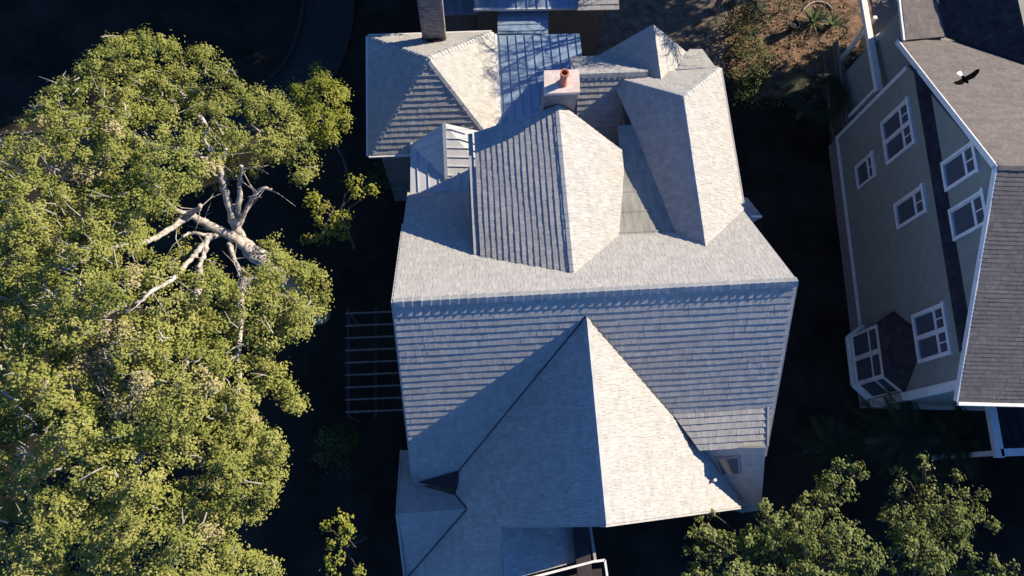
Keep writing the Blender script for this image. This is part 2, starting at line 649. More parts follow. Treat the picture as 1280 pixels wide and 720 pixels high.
# right-hand return of the street roof: a small slope falling towards the gable valley
rt0, rt1 = on(900, 589, GR), on(937, 637, GR)
RTN = plane3(rt0, rt1, at(952, 604, 5.68))
def rtp(px, py): return on(px, py, RTN)
return_roof = roof('return_roof', [[rtp(872, 560), rtp(957, 560), rtp(951, 638), rtp(926, 641), rtp(888, 600), rtp(880, 574)]], SHINGLE, house, th=0.015)
cp = MB()
capline(cp, (RX0, 0, 10.5), (RX1, 0, 10.5), MB_[0], MF[0], step=0.28, w=0.15, th=0.075)
cp.build('ridge_cap', CAPS, main_roof)
for x in (RX0 - 0.03, RX1 + 0.03):
    tr = MB()
    for (y0, y1, pl) in ((0.0, 3.9, MB_), (0.0, -5.4 if x < 1 else -5.1, MF)):
        a, b = onp(x, y0, pl), onp(x, y1, pl)
        tr.bar(a - pl[0] * 0.10, b - pl[0] * 0.10, 0.05, 0.20, up=pl[0])
    tr.build('rake_board', GREYTRIM, main_roof)

# --- street gable
gy0 = apex[1]
gx = apex[0]
GV = -6.80
def gl(x, y): return onp(x, y, GL)
def gr(x, y): return onp(x, y, GR)
def valley(pl, pm, x):                       # point of both planes at this x
    n1, k1 = pl; n2, k2 = pm
    M = np.array([[n1[1], n1[2]], [n2[1], n2[2]]])
    y, z = np.linalg.solve(M, np.array([k1 - n1[0] * x, k2 - n2[0] * x]))
    return np.array([x, y, z])
swz = 6.13
side_end = gl(gx - (apex[2] - swz) / math.tan(math.radians(43)), -6.2)
vl = valley(GL, MF, 1.48)
front_gable = roof('front_gable_roof', [
    [apex, valley(GR, MF, 11.6), gr(11.72, GV), gr(gx, GV)],
    [apex, gr(gx, GV), gl(3.27, GV), gl(1.48, GV), vl],
    [gl(2.95, GV), gl(2.95, -9.6), gl(-1.5, -9.6), gl(-0.28, -8.27), side_end, gl(1.48, -6.0), gl(1.48, GV)],
], SHINGLE, house, th=0.022)
cp = MB()
capline(cp, gr(gx, GV), apex, GL[0], GR[0], step=0.25, w=0.14, th=0.022)
cp.build('ridge_cap', CAPS, front_gable)
rk = MB()
a, b = gr(gx, GV - 0.04), gr(11.75, GV - 0.04)
rk.bar(a - GR[0] * 0.12, b - GR[0] * 0.12, 0.06, 0.22, up=GR[0])
rk.build('rake_board', GREYTRIM, front_gable)
rk = MB()
a2, b2 = gl(gx - 0.03, GV - 0.03), gl(3.0, GV - 0.03)
rk.bar(a2 - GL[0] * 0.10, b2 - GL[0] * 0.10, 0.05, 0.16, up=GL[0])
rk.build('rake_board', GREYTRIM, front_gable)

vf = MB()
def flash(a, b, n, w=0.055):
    vf.bar(np.array(a) + n * 0.035, np.array(b) + n * 0.035, w, 0.02, up=n)
flash(apex, vl, (GL[0] + MF[0]) / 2)
flash(apex, valley(GR, MF, 9.9), (GR[0] + MF[0]) / 2, 0.05)
vf.build('valley_flashing', GREYFLASH, front_gable)

# metal cricket in the dead valley
ck = MB()
k0, k1, k2 = on(522, 603, MF) + np.array([0, 0, 0.05]), on(571, 589, MF) + np.array([0, 0, 0.06]), on(571, 612, GL) + np.array([0, 0, 0.06])
mid = (k1 + k2) / 2 + np.array([0.05, 0, 0.02])
ck.prism([k0, k2, mid], (0, 0, -0.05))
ck.prism([k0, mid, k1], (0, 0, -0.05))
ck.build('valley_cricket', DARKSH, house)

# --- left side gable
sr0, sr1 = np.array([-0.52, -6.2, swz - 0.02]), side_end
lo2 = gl(-0.28, -8.27)
SU = slope(sr1, (0, 1), 36)
SD = plane3(sr0, sr1, lo2)
roof('side_gable_roof', [
    [sr0, sr1, onp(1.45, -5.75, SU), onp(0.1, -5.3, SU), onp(0.0, -4.05, SU), onp(-0.52, -4.05, SU)],
    [sr0, sr1, lo2, onp(-0.52, lo2[1] - 0.7, SD)],
], SHINGLE, house, th=0.02)
vf = MB()
flash(side_end, lo2 + (lo2 - side_end) * 0.15, (GL[0] + SD[0]) / 2, 0.06)
flash(side_end, onp(1.45, -5.75, SU), (GL[0] + SU[0]) / 2, 0.05)
vf.build('valley_flashing', GREYFLASH, house)
gu = MB()
gu.bar((-0.56, -4.05, zat(-0.52, -4.05, SU) - 0.06), (-0.56, -6.2, swz - 0.08), 0.07, 0.14)
gu.bar((-0.56, -6.2, swz - 0.08), (-0.56, lo2[1] - 0.9, zat(-0.52, lo2[1] - 0.7, SD) - 0.08), 0.07, 0.14)
gu.build('eave_board', GREYTRIM, house)

# --- low porch roof in front of the street gable
pz = 7.05
pr = MB()
PO = [np.array([2.97, -6.78, zat(2.97, -7, GL) - 0.06]), np.array([2.97, -9.6, zat(2.97, -7, GL) - 0.06]), np.array([5.35, -9.6, 6.2]), np.array([5.35, -6.78, 6.2])]
POP = plane3(PO[0], PO[1], PO[3])
pr2 = [PO[0], on(623, 735, POP), on(640, 724, POP), on(733, 699, POP), PO[3]]
roof('porch_roof', [pr2], SHINGLE, house, th=0.015)
pb = MB()
pb.prism([np.array([5.36, -6.9, 6.5]), np.array([5.85, -6.9, 6.5]), np.array([5.85, -9.6, 6.5]), np.array([5.36, -9.6, 6.5])], (0, 0, -0.15))
pb.build('porch_shade_strip', DARKSH, house)  # dark strip, the shade beside the porch roof put into its colour
pb = MB()
pb.bar((5.92, -6.9, 6.3), (6.0, -8.1, 6.3), 0.09, 0.3)
pb.build('porch_post', GREYTRIM, house)
bal = empty('balcony', (0, 0, 0))
bal.parent = house
bal.location = (0, -8.3, 0)
r1, r2, r3 = at(664, 722, 6.5), at(741, 702, 6.5), at(756, 700, 6.5)
b_ = MB()
b_.bar(r1, r2, 0.07, 0.09)
b_.bar(r2, r3, 0.07, 0.09)
b_.bar(r3, at(761, 735, 6.5), 0.07, 0.09)
b_.build('handrail', TRIM, house)
b_ = MB()
b_.prism([at(650, 738, 5.5), at(740, 712, 5.5), at(752, 711, 5.5), at(756, 760, 5.5), at(650, 760, 5.5)], (0, 0, -0.08))
b_.build('balcony_floor', DARKSH, house)
for t in np.linspace(0.05, 0.97, 9):
    p = r1 + (r2 - r1) * t
    b_ = MB()
    b_.bar((p[0], p[1], 5.5), (p[0], p[1], 6.45), 0.04, 0.04, up=(0, 1, 0))
    b_.build('baluster', DARKWOOD, house)
bpy.data.objects.remove(bal)

# --- shed dormer on the street face, right
DS = slope(mf_pt(9, -3.52), (0, -1), 24)
dl, dr = 8.9, 12.28
de = -4.78
sv = valley(GR, DS, 9.9)
shed = roof('shed_dormer_roof', [[onp(8.95, -3.5, DS), onp(dr, -3.5, DS), onp(dr, de, DS), onp(valley(GR, DS, 9.9)[0], de, DS)]], SHINGLE, house, th=0.03, expo=0.24, tone0=0.55)
dm = MB()
zt = zat(10, de + 0.25, DS) - 0.12
dm.prism([(9.4, de + 0.25, zt), (dr - 0.12, de + 0.25, zt), (dr - 0.12, -3.7, zt), (9.4, -3.7, zt)], (0, 0, -0.7))
dm.build('dormer_wall', HOUSEWALL, house)
dt = MB()
dt.prism([onp(dr - 0.02, -3.5, DS) + np.array([0, 0, .05]), onp(dr + 0.04, -3.5, DS) + np.array([0, 0, .05]), onp(dr + 0.04, de, DS) + np.array([0, 0, .05]), onp(dr - 0.02, de, DS) + np.array([0, 0, .05])], (0, 0, -0.18))
dt.build('rake_board', GREYTRIM, shed)
# skylight below the dormer
sk = MB()
sp = [rtp(894, 571), rtp(924, 569), rtp(925, 591), rtp(902, 592)]
sk.prism([p + RTN[0] * 0.07 for p in sp], -RTN[0] * 0.09)
skf = sk.build('skylight', GREYTRIM, house)
sk = MB()
c_ = sum(sp) / 4
sk.prism([c_ + (p - c_) * 0.88 + RTN[0] * 0.082 for p in sp], -RTN[0] * 0.02)
sk.build('pane', GLASS, skf)
ft = MB()
ft.bar((11.7, front_v - 0.06, zat(11.8, front_v, RTN) - 0.05), (RX1 - 0.1, front_v - 0.06, zat(RX1 - 0.1, front_v, RTN) - 0.05), 0.12, 0.12)
ft.build('gutter', GREYTRIM, house)
# white stub added to stand for a sunlit sliver of the gable slope
vp = MB()
q = on(891, 600, GR)
vp.tube([q - np.array([0, 0, .1]), q + np.array([0, 0, 0.30])], [0.06, 0.055], 12)
vp.build('sunlit_stub', TRIM, house)

# --- rear wing A: shed-like left face, steep right face
a_end = 6.95
AX = A0[0]
ael, aer = 2.72, None
CRK = plane3((7.46, 2.6, 8.22), (8.2, 7.02, 7.5), (9.46, 2.6, 8.22))
arv0 = valley(AR, MB_, 7.46)
rear_end_z = 0
pA = [onp(ael, 1.95, AL), A0 + np.array([0, 0, 0.0]), onp(AX, a_end, AL), onp(ael, a_end - 0.45, AL)]
pA[0] = valley(AL, MB_, ael)
def cut2(pl, pm, y):
    n1, k1 = pl; n2, k2 = pm
    M = np.array([[n1[0], n1[2]], [n2[0], n2[2]]])
    x, z = np.linalg.solve(M, np.array([k1 - n1[1] * y, k2 - n2[1] * y]))
    return np.array([x, y, z])
ar1, ar2 = cut2(AR, CRK, 2.5), cut2(AR, CRK, 6.1)
wingA = roof('rear_gable_roof', [
    pA,
    [A0, ar1, ar2, onp(AX + 0.35, a_end, AR), onp(AX, a_end, AR)],
], SHINGLE, house, th=0.02, expo=0.205)
cp = MB()
capline(cp, onp(AX, a_end, AL), A0, AL[0], AR[0], step=0.25, w=0.12, th=0.018)
cp.build('ridge_cap', CAPS, wingA)
ga = MB()
p0, p1 = valley(AL, MB_, ael - 0.08), onp(ael - 0.08, a_end - 0.45, AL)
ga.bar(p0 + np.array([-0.06, 0.1, -0.10]), p1 + np.array([-0.06, 0, -0.10]), 0.16, 0.14)
ga.build('gutter', GREYTRIM, wingA)
gd = MB()
gd.tube([at(586, 226, 8.62), at(586, 272, 8.62)], [0.04, 0.04], 8)
gd.build('downspout', GREYTRIM, house)

# --- rear wing B: hipped
bx = B0[0] + 0.1
bev, bez = 9.65, None
BREAR = slope((bx, 7.63, B0[2]), (0, 1), 37)
bpk = np.array([bx, 7.63, B0[2]])
BR = slope(B0 + np.array([0.05, 0, 0]), (1, 0), 37)
BLp = slope(B0 + np.array([0.05, 0, 0]), (-1, 0), 42)
B0 = np.array([B0[0] + 0.05, B0[1], B0[2]])
bpk[0] = B0[0]
be_r = B0[0] + 2.22
z_r = zat(be_r, 5, BR)
crr = np.array([be_r, bpk[1] + 2.22, z_r])
xl = 8.02
zl = zat(xl, 5, BLp)
crl = on(762, 95, BLp)
RE = plane3(bpk, crr, crl)
wingB = roof('rear_hip_roof', [
    [B0, bpk, crl, cut2(BLp, CRK, 7.2), cut2(BLp, CRK, 2.4), valley(BLp, MB_, 9.55)],
    [B0, valley(BR, MB_, be_r), crr, bpk],
    [bpk, crr, crl],
], SHINGLE, house, th=0.022)
cp = MB()
capline(cp, bpk, B0, BLp[0], BR[0], step=0.25, w=0.12, th=0.02)
capline(cp, crr, bpk, RE[0], BR[0], step=0.25, w=0.12, th=0.02)
capline(cp, crl, bpk, RE[0], BLp[0], step=0.25, w=0.12, th=0.02)
cp.build('ridge_cap', CAPS, wingB)
ga = MB()
ga.bar((be_r + 0.05, 3.9, z_r - 0.08), (be_r + 0.05, crr[1], z_r - 0.08), 0.10, 0.12)
ga.build('gutter', GREYTRIM, wingB)
# low roll-roofed valley between the two wings
cv = MB()
cv.prism([onp(7.2, 2.3, CRK), onp(10.0, 2.3, CRK), onp(9.0, 7.35, CRK), onp(8.2, 7.35, CRK), onp(8.15, 6.4, CRK)], (0, 0, -0.08))
for k in range(5):
    y = 2.75 + 0.83 * k
    cv.bar(onp(7.3, y, CRK) + np.array([0, 0, 0.004]), onp(9.7 - 0.1 * k, y, CRK) + np.array([0, 0, 0.004]), 0.05, 0.02)
cv.build('valley_roof', ROLL, house)
# small lower roof against the right-hand wall
lr = MB()
P4 = [at(928, 246, 5.2), at(936, 251, 5.2), at(953, 271, 5.0), at(952, 286, 4.9), at(930, 270, 5.1)]
roof('side_porch_roof', [[at(920, 247, 5.3), at(934, 247, 5.3), at(953, 271, 5.0), at(938, 280, 5.2)]], SHINGLE, house, slab=0.5)
lr.bar(at(938, 271, 5.1), at(952, 271, 5.1), 0.08, 0.10)
lr.build('gutter_return', TRIM, house)

# --- brick stack with clay pot
CT = [at(680, 88, 10.5), at(724, 86.5, 10.5), at(725, 115, 10.5), at(680.5, 117, 10.5)]
cc = sum(CT) / 4
ch = MB()
ch.prism([cc + (p - cc) * 0.93 - np.array([0, 0, .13]) for p in CT], (0, 0, -3.6))
chim = ch.build('chimney', GREYBRICK, house)
ch = MB()
ch.prism(CT, (0, 0, -0.13))
ch.build('chimney_cap', STUCCO, chim)
def lathe(mb, c, prof, n=24, tone=0.5, mi=0):
    for i in range(len(prof) - 1):
        (r0, z0), (r1, z1) = prof[i], prof[i + 1]
        for a in range(n):
            t0, t1 = 2 * math.pi * a / n, 2 * math.pi * (a + 1) / n
            mb.face([(c[0] + r0 * math.cos(t0), c[1] + r0 * math.sin(t0), c[2] + z0), (c[0] + r0 * math.cos(t1), c[1] + r0 * math.sin(t1), c[2] + z0),
                     (c[0] + r1 * math.cos(t1), c[1] + r1 * math.sin(t1), c[2] + z1), (c[0] + r1 * math.cos(t0), c[1] + r1 * math.sin(t0), c[2] + z1)], tone, mi)
ch = MB()
pc = at(703.5, 104, 10.5)
lathe(ch, pc, [(0.17, 0), (0.165, 0.04), (0.125, 0.1), (0.118, 0.5), (0.15, 0.53), (0.155, 0.60), (0.15, 0.63), (0.105, 0.63), (0.095, 0.3), (0.0, 0.3)], 28)
ch.build('chimney_pot', CLAY, chim, smooth=True)

# --- pyramid roof, rear left
pk = np.array([1.13, 10.22, 8.0])
ex0, ex1, ey0, ey1, ez = -1.52, 3.72, 7.55, 13.1, 5.5
c00, c10, c11, c01 = (np.array([x, y, ez]) for x, y in ((ex0, ey0), (ex1, ey0), (ex1, ey1), (ex0, ey1)))
pyr_faces = [[pk, c01, c00], [pk, c00, c10], [pk, c10, c11], [pk, c11, c01]]
pyr = roof('pyramid_roof', pyr_faces, SHINGLE, house, th=0.034)
ns = [pn(f) for f in pyr_faces]
cp = MB()
for c, i, j in ((c00, 0, 1), (c10, 1, 2), (c11, 2, 3), (c01, 3, 0)):
    capline(cp, c, pk, ns[i], ns[j], step=0.22, w=0.12, th=0.035)
cp.build('hip_cap', CAPS, pyr)
ga = MB()
for a, b in ((c00, c10), (c10, c11), (c11, c01), (c01, c00)):
    o_ = np.cross(b - a, (0, 0, 1.0)); o_ /= np.linalg.norm(o_)
    ga.bar(a + o_ * 0.05 - np.array([0, 0, 0.06]), b + o_ * 0.05 - np.array([0, 0, 0.06]), 0.09, 0.10)
ga.build('gutter', TRIM, pyr)

# --- standing seam metal roofs
mt = MB()
ms = [np.array([3.80, 7.2, 5.42]), np.array([7.55, 7.2, 5.42]), np.array([7.58, 13.25, 4.98]), np.array([3.88, 13.3, 4.98])]
seamed(mt, ms, (0, 1, 0), spacing=0.37)
mt.build('standing_seam_roof', METAL, house)
mt = MB()
mt.bar((3.84, 7.9, 5.42), (3.90, 13.3, 5.06), 0.10, 0.06)
mt.build('white_flashing', TRIM, house)
mt = MB()
seamed(mt, [at(622, 8, 4.5), at(686, 8, 4.5), at(685, 42, 4.7), at(622, 42, 4.7)], (1, 0, 0), spacing=0.38)
mt.build('passage_roof', METAL, house)
mt = MB()
PPL = plane3((0, 5.9, 5.42), (2.6, 5.9, 5.42), (0, 7.9, 5.86))
seamed(mt, [on(513, 246, PPL), on(604, 236, PPL), on(606, 180, PPL), on(513, 178, PPL)], (0, 1, 0), spacing=0.42)
mt.build('porch_metal_roof', PALEMETAL, house)
mt = MB()
PF = plane3(pk, c00, c10)
K = at(555, 154, 6.75)
T = on(558, 225, PPL) + np.array([0, 0, 0.03])
Lf = on(513.5, 181, PPL) + np.array([0, 0, 0.03])
Rr = on(608, 165, PF) + np.array([0, -0.03, 0.0])
Rb = on(596, 203, PPL) + np.array([0, 0, 0.04])
seamed(mt, [K, Lf, T], (T - K) * 0 + (K - Lf) - np.array([0, 0.2, 0]), spacing=0.33)
seamed(mt, [K, T, Rb, Rr], (1, -0.1, 0), spacing=0.36)
mt.bar(K + np.array([0, 0, .03]), T + np.array([0, 0, .03]), 0.13, 0.03)
mt.build('metal_cricket_roof', PALEMETAL, house)
# --- rear roofs around wing B
rz, rv = 7.5, 9.58
RF, RK = slope((0, rv, rz), (0, -1), 40), slope((0, rv, rz), (0, 1), 40)
back = roof('back_ridge_roof', [
    [onp(6.85, rv, RF), onp(9.6, rv, RF), onp(9.6, 7.3, RF), onp(6.85, 7.3, RF)],
    [onp(6.85, rv, RK), onp(9.6, rv, RK), onp(9.6, 11.4, RK), onp(6.85, 11.4, RK)]], SHINGLE, house, th=0.032)
cp = MB()
capline(cp, (6.85, rv, rz), (9.6, rv, rz), RF[0], RK[0], step=0.24, w=0.15, th=0.045)
cp.build('ridge_cap', CAPS, back)
bgx = 10.04
GBL, GBR = slope((bgx, 0, 7.62), (-1, 0), 46), slope((bgx, 0, 7.62), (1, 0), 46)
bgab = roof('back_gable_roof', [
    [onp(bgx, 9.2, GBL), onp(bgx, 11.65, GBL), onp(8.15, 11.65, GBL), onp(8.15, 9.2, GBL)],
    [onp(bgx, 9.2, GBR), onp(bgx, 11.65, GBR), onp(12.05, 11.65, GBR), onp(12.05, 9.2, GBR)]], SHINGLE, house, th=0.02)
SH = plane3((10.7, 10.2, 6.62), (12.7, 10.2, 6.62), (12.1, 11.85, 5.6))
shf = [[at(835, 87.5, 6.62), at(895, 85, 6.62), on(878, 62, SH), on(862, 62, SH)],
       [at(835, 87.5, 6.62), at(895, 85, 6.62), np.array([12.7, 9.6, 6.0]), np.array([10.7, 9.6, 6.0])]]
sm = roof('small_hip_roof', shf, SHINGLE, house)
cp = MB()
capline(cp, at(835, 87.5, 6.62), at(895, 85, 6.62), pn(shf[0]), pn(shf[1]), step=0.3, w=0.1, th=0.03)
cp.build('ridge_cap', CAPS, sm)

# --- tall brick chimney, rear left
bc0, bc1 = np.array([0.86, 12.1]), np.array([1.78, 12.62])
br = MB()
zc = 5.6
while zc < 11.2:
    row = int(round(zc / 0.075))
    for (x0, y0, x1, y1) in ((bc0[0], bc0[1], bc1[0], bc0[1]), (bc0[0], bc1[1], bc1[0], bc1[1]), (bc0[0], bc0[1], bc0[0], bc1[1]), (bc1[0], bc0[1], bc1[0], bc1[1])):
        Ln = math.hypot(x1 - x0, y1 - y0)
        nb = max(2, int(Ln / 0.22))
        for i in range(nb):
            f0 = (i + 0.03 + (0.5 if row % 2 else 0)) / nb
            f1 = min(1.0, f0 + 0.92 / nb)
            if f0 >= 1: continue
            a = np.array([x0 + (x1 - x0) * f0, y0 + (y1 - y0) * f0, zc + 0.032])
            b = np.array([x0 + (x1 - x0) * f1, y0 + (y1 - y0) * f1, zc + 0.032])
            br.bar(a, b, 0.03, 0.06, tone=random.uniform(0.1, 0.9))
    zc += 0.075
br.box(((bc0[0] + bc1[0]) / 2, (bc0[1] + bc1[1]) / 2, 8.4), (0.92, 0.52, 5.7), tone=0.0)
bch = br.build('brick_chimney', BRICK, house)
sdm = MB()
q0 = np.array([1.32, 12.0, zat(0, 12.0, (pn(pyr_faces[3]), pn(pyr_faces[3]) @ pk))])
sdm.prism([q0 + np.array([-0.5, 0.2, 0.12]), q0 + np.array([0.5, 0.2, 0.12]), q0 + np.array([0.0, -0.12, 0.20])], (0, 0, -0.2))
sdm.build('chimney_flashing', DARKSH, bch)

# --- walls under the roofs
wl = MB()
def xprism(x0, x1, prof):
    wl.prism([(x0, y, z) for y, z in prof], (x1 - x0, 0, 0))
xprism(0.35, 12.15, [(-6.4, 0), (-6.4, 4.05), (0, 10.1), (4.6, 6.1), (4.6, 0)])
wl.prism([(0.35, 4.58, 0), (0.35, 5.8, 0), (12.2, 5.8, 0), (12.2, 4.58, 0)], (0, 0, 4.9))
def yprism(y0, y1, prof):
    wl.prism([(x, y0, z) for x, z in prof], (0, y1 - y0, 0))
yprism(2.2, 6.3, [(3.0, 4.5), (3.0, 8.5), (AX, 9.45), (7.0, 8.4), (7.0, 4.5)])
yprism(2.4, 7.4, [(9.0, 0), (9.0, 7.5), (B0[0], 8.5), (12.3, 6.9), (12.3, 0)])
wl.prism([(8.6, 7.42, 0), (12.3, 7.42, 0), (12.3, 9.3, 0), (8.6, 9.3, 0)], (0, 0, 6.9))
yprism(-6.5, -4.0, [(3.3, 0), (3.3, 7.2), (gx, 9.5), (11.2, 4.7), (11.2, 0)])
wl.prism([(-0.2, -8.0, 0), (3.2, -8.0, 0), (3.2, -4.2, 0), (-0.2, -4.2, 0)], (0, 0, 4.0))
wl.prism([(2.7, -8.0, 0), (5.3, -7.3, 0), (5.3, -6.4, 0), (2.7, -6.4, 0)], (0, 0, 5.9))
wl.prism([(-1.15, 7.9, 0), (3.4, 7.9, 0), (3.4, 12.75, 0), (-1.15, 12.75, 0)], (0, 0, 5.45))
wl.prism([(0.3, 5.7, 0), (3.42, 5.7, 0), (3.42, 7.9, 0), (0.3, 7.9, 0)], (0, 0, 5.3))
wl.prism([(3.42, 5.75, 0), (7.3, 5.75, 0), (7.3, 13.0, 0), (3.42, 13.0, 0)], (0, 0, 4.85))
wl.prism([(7.3, 7.6, 0), (11.8, 7.6, 0), (11.8, 11.2, 0), (7.3, 11.2, 0)], (0, 0, 5.4))
yprism(9.3, 11.3, [(8.5, 5.3), (bgx, 7.3), (11.7, 5.3)])
wl.build('wall', HOUSEWALL, house)

# ================================================================== REAR OUTBUILDING
ob = tag(empty('rear_outbuilding', (5, 17, 0)), 'low outbuilding with dark blue-grey metal roofs, at the top edge behind the pyramid roof', 'outbuilding')
mt = MB()
seamed(mt, [at(593, 11, 5.0), at(770, 11, 5.0), (11.0, 18.5, 5.9), (2.9, 18.5, 5.9)], (0, 1, 0), spacing=0.45)
mt.build('roof', METAL, ob)
mt = MB()
seamed(mt, [at(548, 19, 4.2), at(598, 17, 4.2), (3.2, 18.0, 4.4), (1.2, 18.0, 4.4)], (0, 1, 0), spacing=0.45)
mt.build('lean_to_roof', METAL, ob)
mt = MB()
mt.bar(at(592, 12, 4.95), at(729, 10, 4.95), 0.10, 0.12)
mt.build('gutter', TRIM, ob)
roof('gable_roof', [[at(722, 13, 5.3), at(774, 12, 5.3), (9.3, 17.5, 6.6), (8.2, 17.5, 6.6)]], SHINGLE, ob)
mt = MB()
mt.prism([(3.2, 15.6, 0), (9.2, 15.6, 0), (9.2, 19, 0), (3.2, 19, 0)], (0, 0, 4.6))
mt.prism([(1.5, 15.9, 0), (3.18, 15.9, 0), (3.18, 19, 0), (1.5, 19, 0)], (0, 0, 4.0))
mt.build('wall', HOUSEWALL, ob)

# ================================================================== RIGHT-HAND HOUSE
ro = np.array([20.45, 9.85])
rdv = np.array([-0.0810, -0.9967])
rin = np.array([0.9967, -0.0810])
def RW(a, o, z):
    p = ro + rdv * a + rin * o
    return np.array([p[0], p[1], z])
rh = tag(empty('green_house', (22, 3, 0)), 'tall grey-green gabled house with white window trim, at the right edge', 'house')
RWP = plane3(RW(0, 0, 0), RW(5, 0, 0), RW(5, 0, 5))
WL = 13.06
wm = MB()
wm.prism([RW(0, 0, 0.9), RW(WL, 0, 0.9), RW(WL, 0, 6.9), RW(WL / 2, 0, 10.45), RW(0, 0, 6.9)], np.append(rin, 0) * 16.0)
wm.build('wall', GREENWALL, rh)
fm = MB()
fm.prism([RW(0.02, 0.02, 0), RW(WL - .02, 0.02, 0), RW(WL - .02, 9, 0), RW(0.02, 9, 0)], (0, 0, 0.9))
fm.build('foundation', BRICK, rh)
pkA = 6.42
oh = -0.22
RP = RW(pkA, oh, 10.85)
RFa = [RW(pkA, oh, 10.85), RW(13.62, oh, 7.05), RW(13.62, 17, 7.05), RW(pkA, 17, 10.85)]
RBa = [RW(pkA, oh, 10.85), RW(-1.22, oh, 6.92), RW(-1.22, 17, 6.92), RW(pkA, 17, 10.85)]
rr = roof('main_roof', [RFa, RBa], BROWN, rh, expo=0.15, th=0.008, wmin=0.2, wmax=0.45, spread=1.0)
nF, nB = pn(RFa), pn(RBa)
cp = MB()
capline(cp, RW(pkA, oh, 10.85), RW(pkA, 12, 10.85), nB, nF, step=0.2, w=0.14, th=0.02)
cp.build('ridge_cap', BROWN, rr)
rb = MB()
rb.bar(RFa[0] - nF * 0.10 - np.append(rin, 0) * 0.03, RFa[1] - nF * 0.10 - np.append(rin, 0) * 0.03, 0.05, 0.2, up=nF)
rb.build('rake_board', TRIM, rr)
rb = MB()
rb.bar(RBa[0] - nB * 0.10 - np.append(rin, 0) * 0.03, RBa[1] - nB * 0.10 - np.append(rin, 0) * 0.03, 0.05, 0.2, up=nB)
rb.build('rake_board', TRIM, rr)
rb = MB()
rb.bar(RW(13.68, oh, 7.0), RW(13.68, 17, 7.0), 0.12, 0.12)
rb.build('gutter', TRIM, rr)
tb = MB()
tb.bar(RW(0, -0.03, 0.97), RW(9.5, -0.03, 0.97), 0.06, 0.16)
tb.build('base_trim', TRIM, rh)
tb = MB()
tb.bar(RW(0.07, -0.02, 1.0), RW(0.07, -0.02, 6.85), 0.16, 0.05, up=(rin[0], rin[1], 0))
tb.bar(RW(-0.02, 0.07, 1.0), RW(-0.02, 0.07, 6.85), 0.05, 0.16, up=(rin[0], rin[1], 0))
tb.build('corner_board', TRIM, rh)
tb = MB()
tb.bar(RW(WL - .1, -0.02, 1.0), RW(WL - .1, -0.02, 6.85), 0.30, 0.05, up=(rin[0], rin[1], 0))
tb.bar(RW(WL + .03, 0.1, 1.0), RW(WL + .03, 0.1, 6.85), 0.05, 0.22, up=(rin[0], rin[1], 0))
tb.build('corner_board', TRIM, rh)
# pent roof skirting the gable
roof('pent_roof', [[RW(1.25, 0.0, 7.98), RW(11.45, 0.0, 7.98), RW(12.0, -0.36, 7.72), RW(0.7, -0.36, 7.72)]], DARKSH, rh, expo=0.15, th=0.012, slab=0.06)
# gable end peak board
tb = MB()
tb.prism([RW(pkA, -0.03, 10.7), RW(pkA + 0.75, -0.03, 10.3), RW(pkA, -0.03, 10.05), RW(pkA - 0.75, -0.03, 10.3)], np.append(rin, 0) * 0.05)

# windows
def win(pxs, double=False, small=False):
    q = [on(px, py, RWP) for px, py in pxs]
    al = [(p[:2] - ro) @ rdv for p in q]
    a0, a1 = (al[0] + al[1]) / 2, (al[2] + al[3]) / 2
    z0, z1 = (q[0][2] + q[3][2]) / 2, (q[1][2] + q[2][2]) / 2
    tm = 0.12 if not small else 0.09
    fr = MB()
    up = np.array([rin[0], rin[1], 0])
    o = -0.03
    fr.bar(RW(a0, o, z0), RW(a1, o, z0), tm, 0.10, up=up)
    fr.bar(RW(a0 - .04, o - .02, z1), RW(a1 + .04, o - .02, z1), tm * 1.15, 0.12, up=up)
    for a in (a0 + tm / 2, a1 - tm / 2):
        fr.bar(RW(a, o, z0 + tm / 2 + .002), RW(a, o, z1 - tm / 2 - .004), tm, 0.094, up=up)
    cols = [(a0 + tm, a1 - tm)]
    if double:
        mdl = (a0 + a1) / 2
        fr.bar(RW(mdl, o, z0 + tm / 2 + .002), RW(mdl, o, z1 - tm / 2 - .004), tm, 0.094, up=up)
        cols = [(a0 + tm, mdl - tm / 2), (mdl + tm / 2, a1 - tm)]
    W = fr.build('window', TRIM, rh)
    zm = z0 + (z1 - z0) * 0.66
    for c0, c1 in cols:
        s = MB()
        s.bar(RW(c0, -0.012, zm), RW(c1, -0.012, zm), 0.11, 0.05, up=up)
        md = (c0 + c1) / 2
        s.bar(RW(md, -0.009, zm + 0.06), RW(md, -0.009, z1 - tm / 2), 0.045, 0.03, up=up)
        for c in (c0 + .018, c1 - .018):
            s.bar(RW(c, -0.01, z0 + tm / 2), RW(c, -0.01, z1 - tm / 2), 0.036, 0.034, up=up)
        s.build('sash', TRIM, W)
        gm = MB()
        gm.face([RW(c0, -0.004, z0), RW(c1, -0.004, z0), RW(c1, -0.004, z1), RW(c0, -0.004, z1)])
        gm.build('pane', GLASS, W)
win([(1102.5, 152.5), (1135, 123), (1146, 178), (1111, 205)], True)
win([(1178, 205), (1217, 174), (1225, 212), (1186, 240)])
win([(1188, 264), (1229, 235), (1238, 277), (1196, 302)])
win([(1070, 209), (1090, 190), (1096, 219), (1075, 236)], small=True)
win([(1120, 256), (1154, 229), (1160, 264), (1124, 287)])
win([(1141, 394), (1180, 378), (1191, 440), (1152, 456)], True)
vt = MB()
q = on(1101, 196, RWP)
vt.box(q + np.append(-rin, 0) * 0.05, (0.1, 0.16, 0.16))
vt.build('dryer_vent', GREYTRIM, rh)

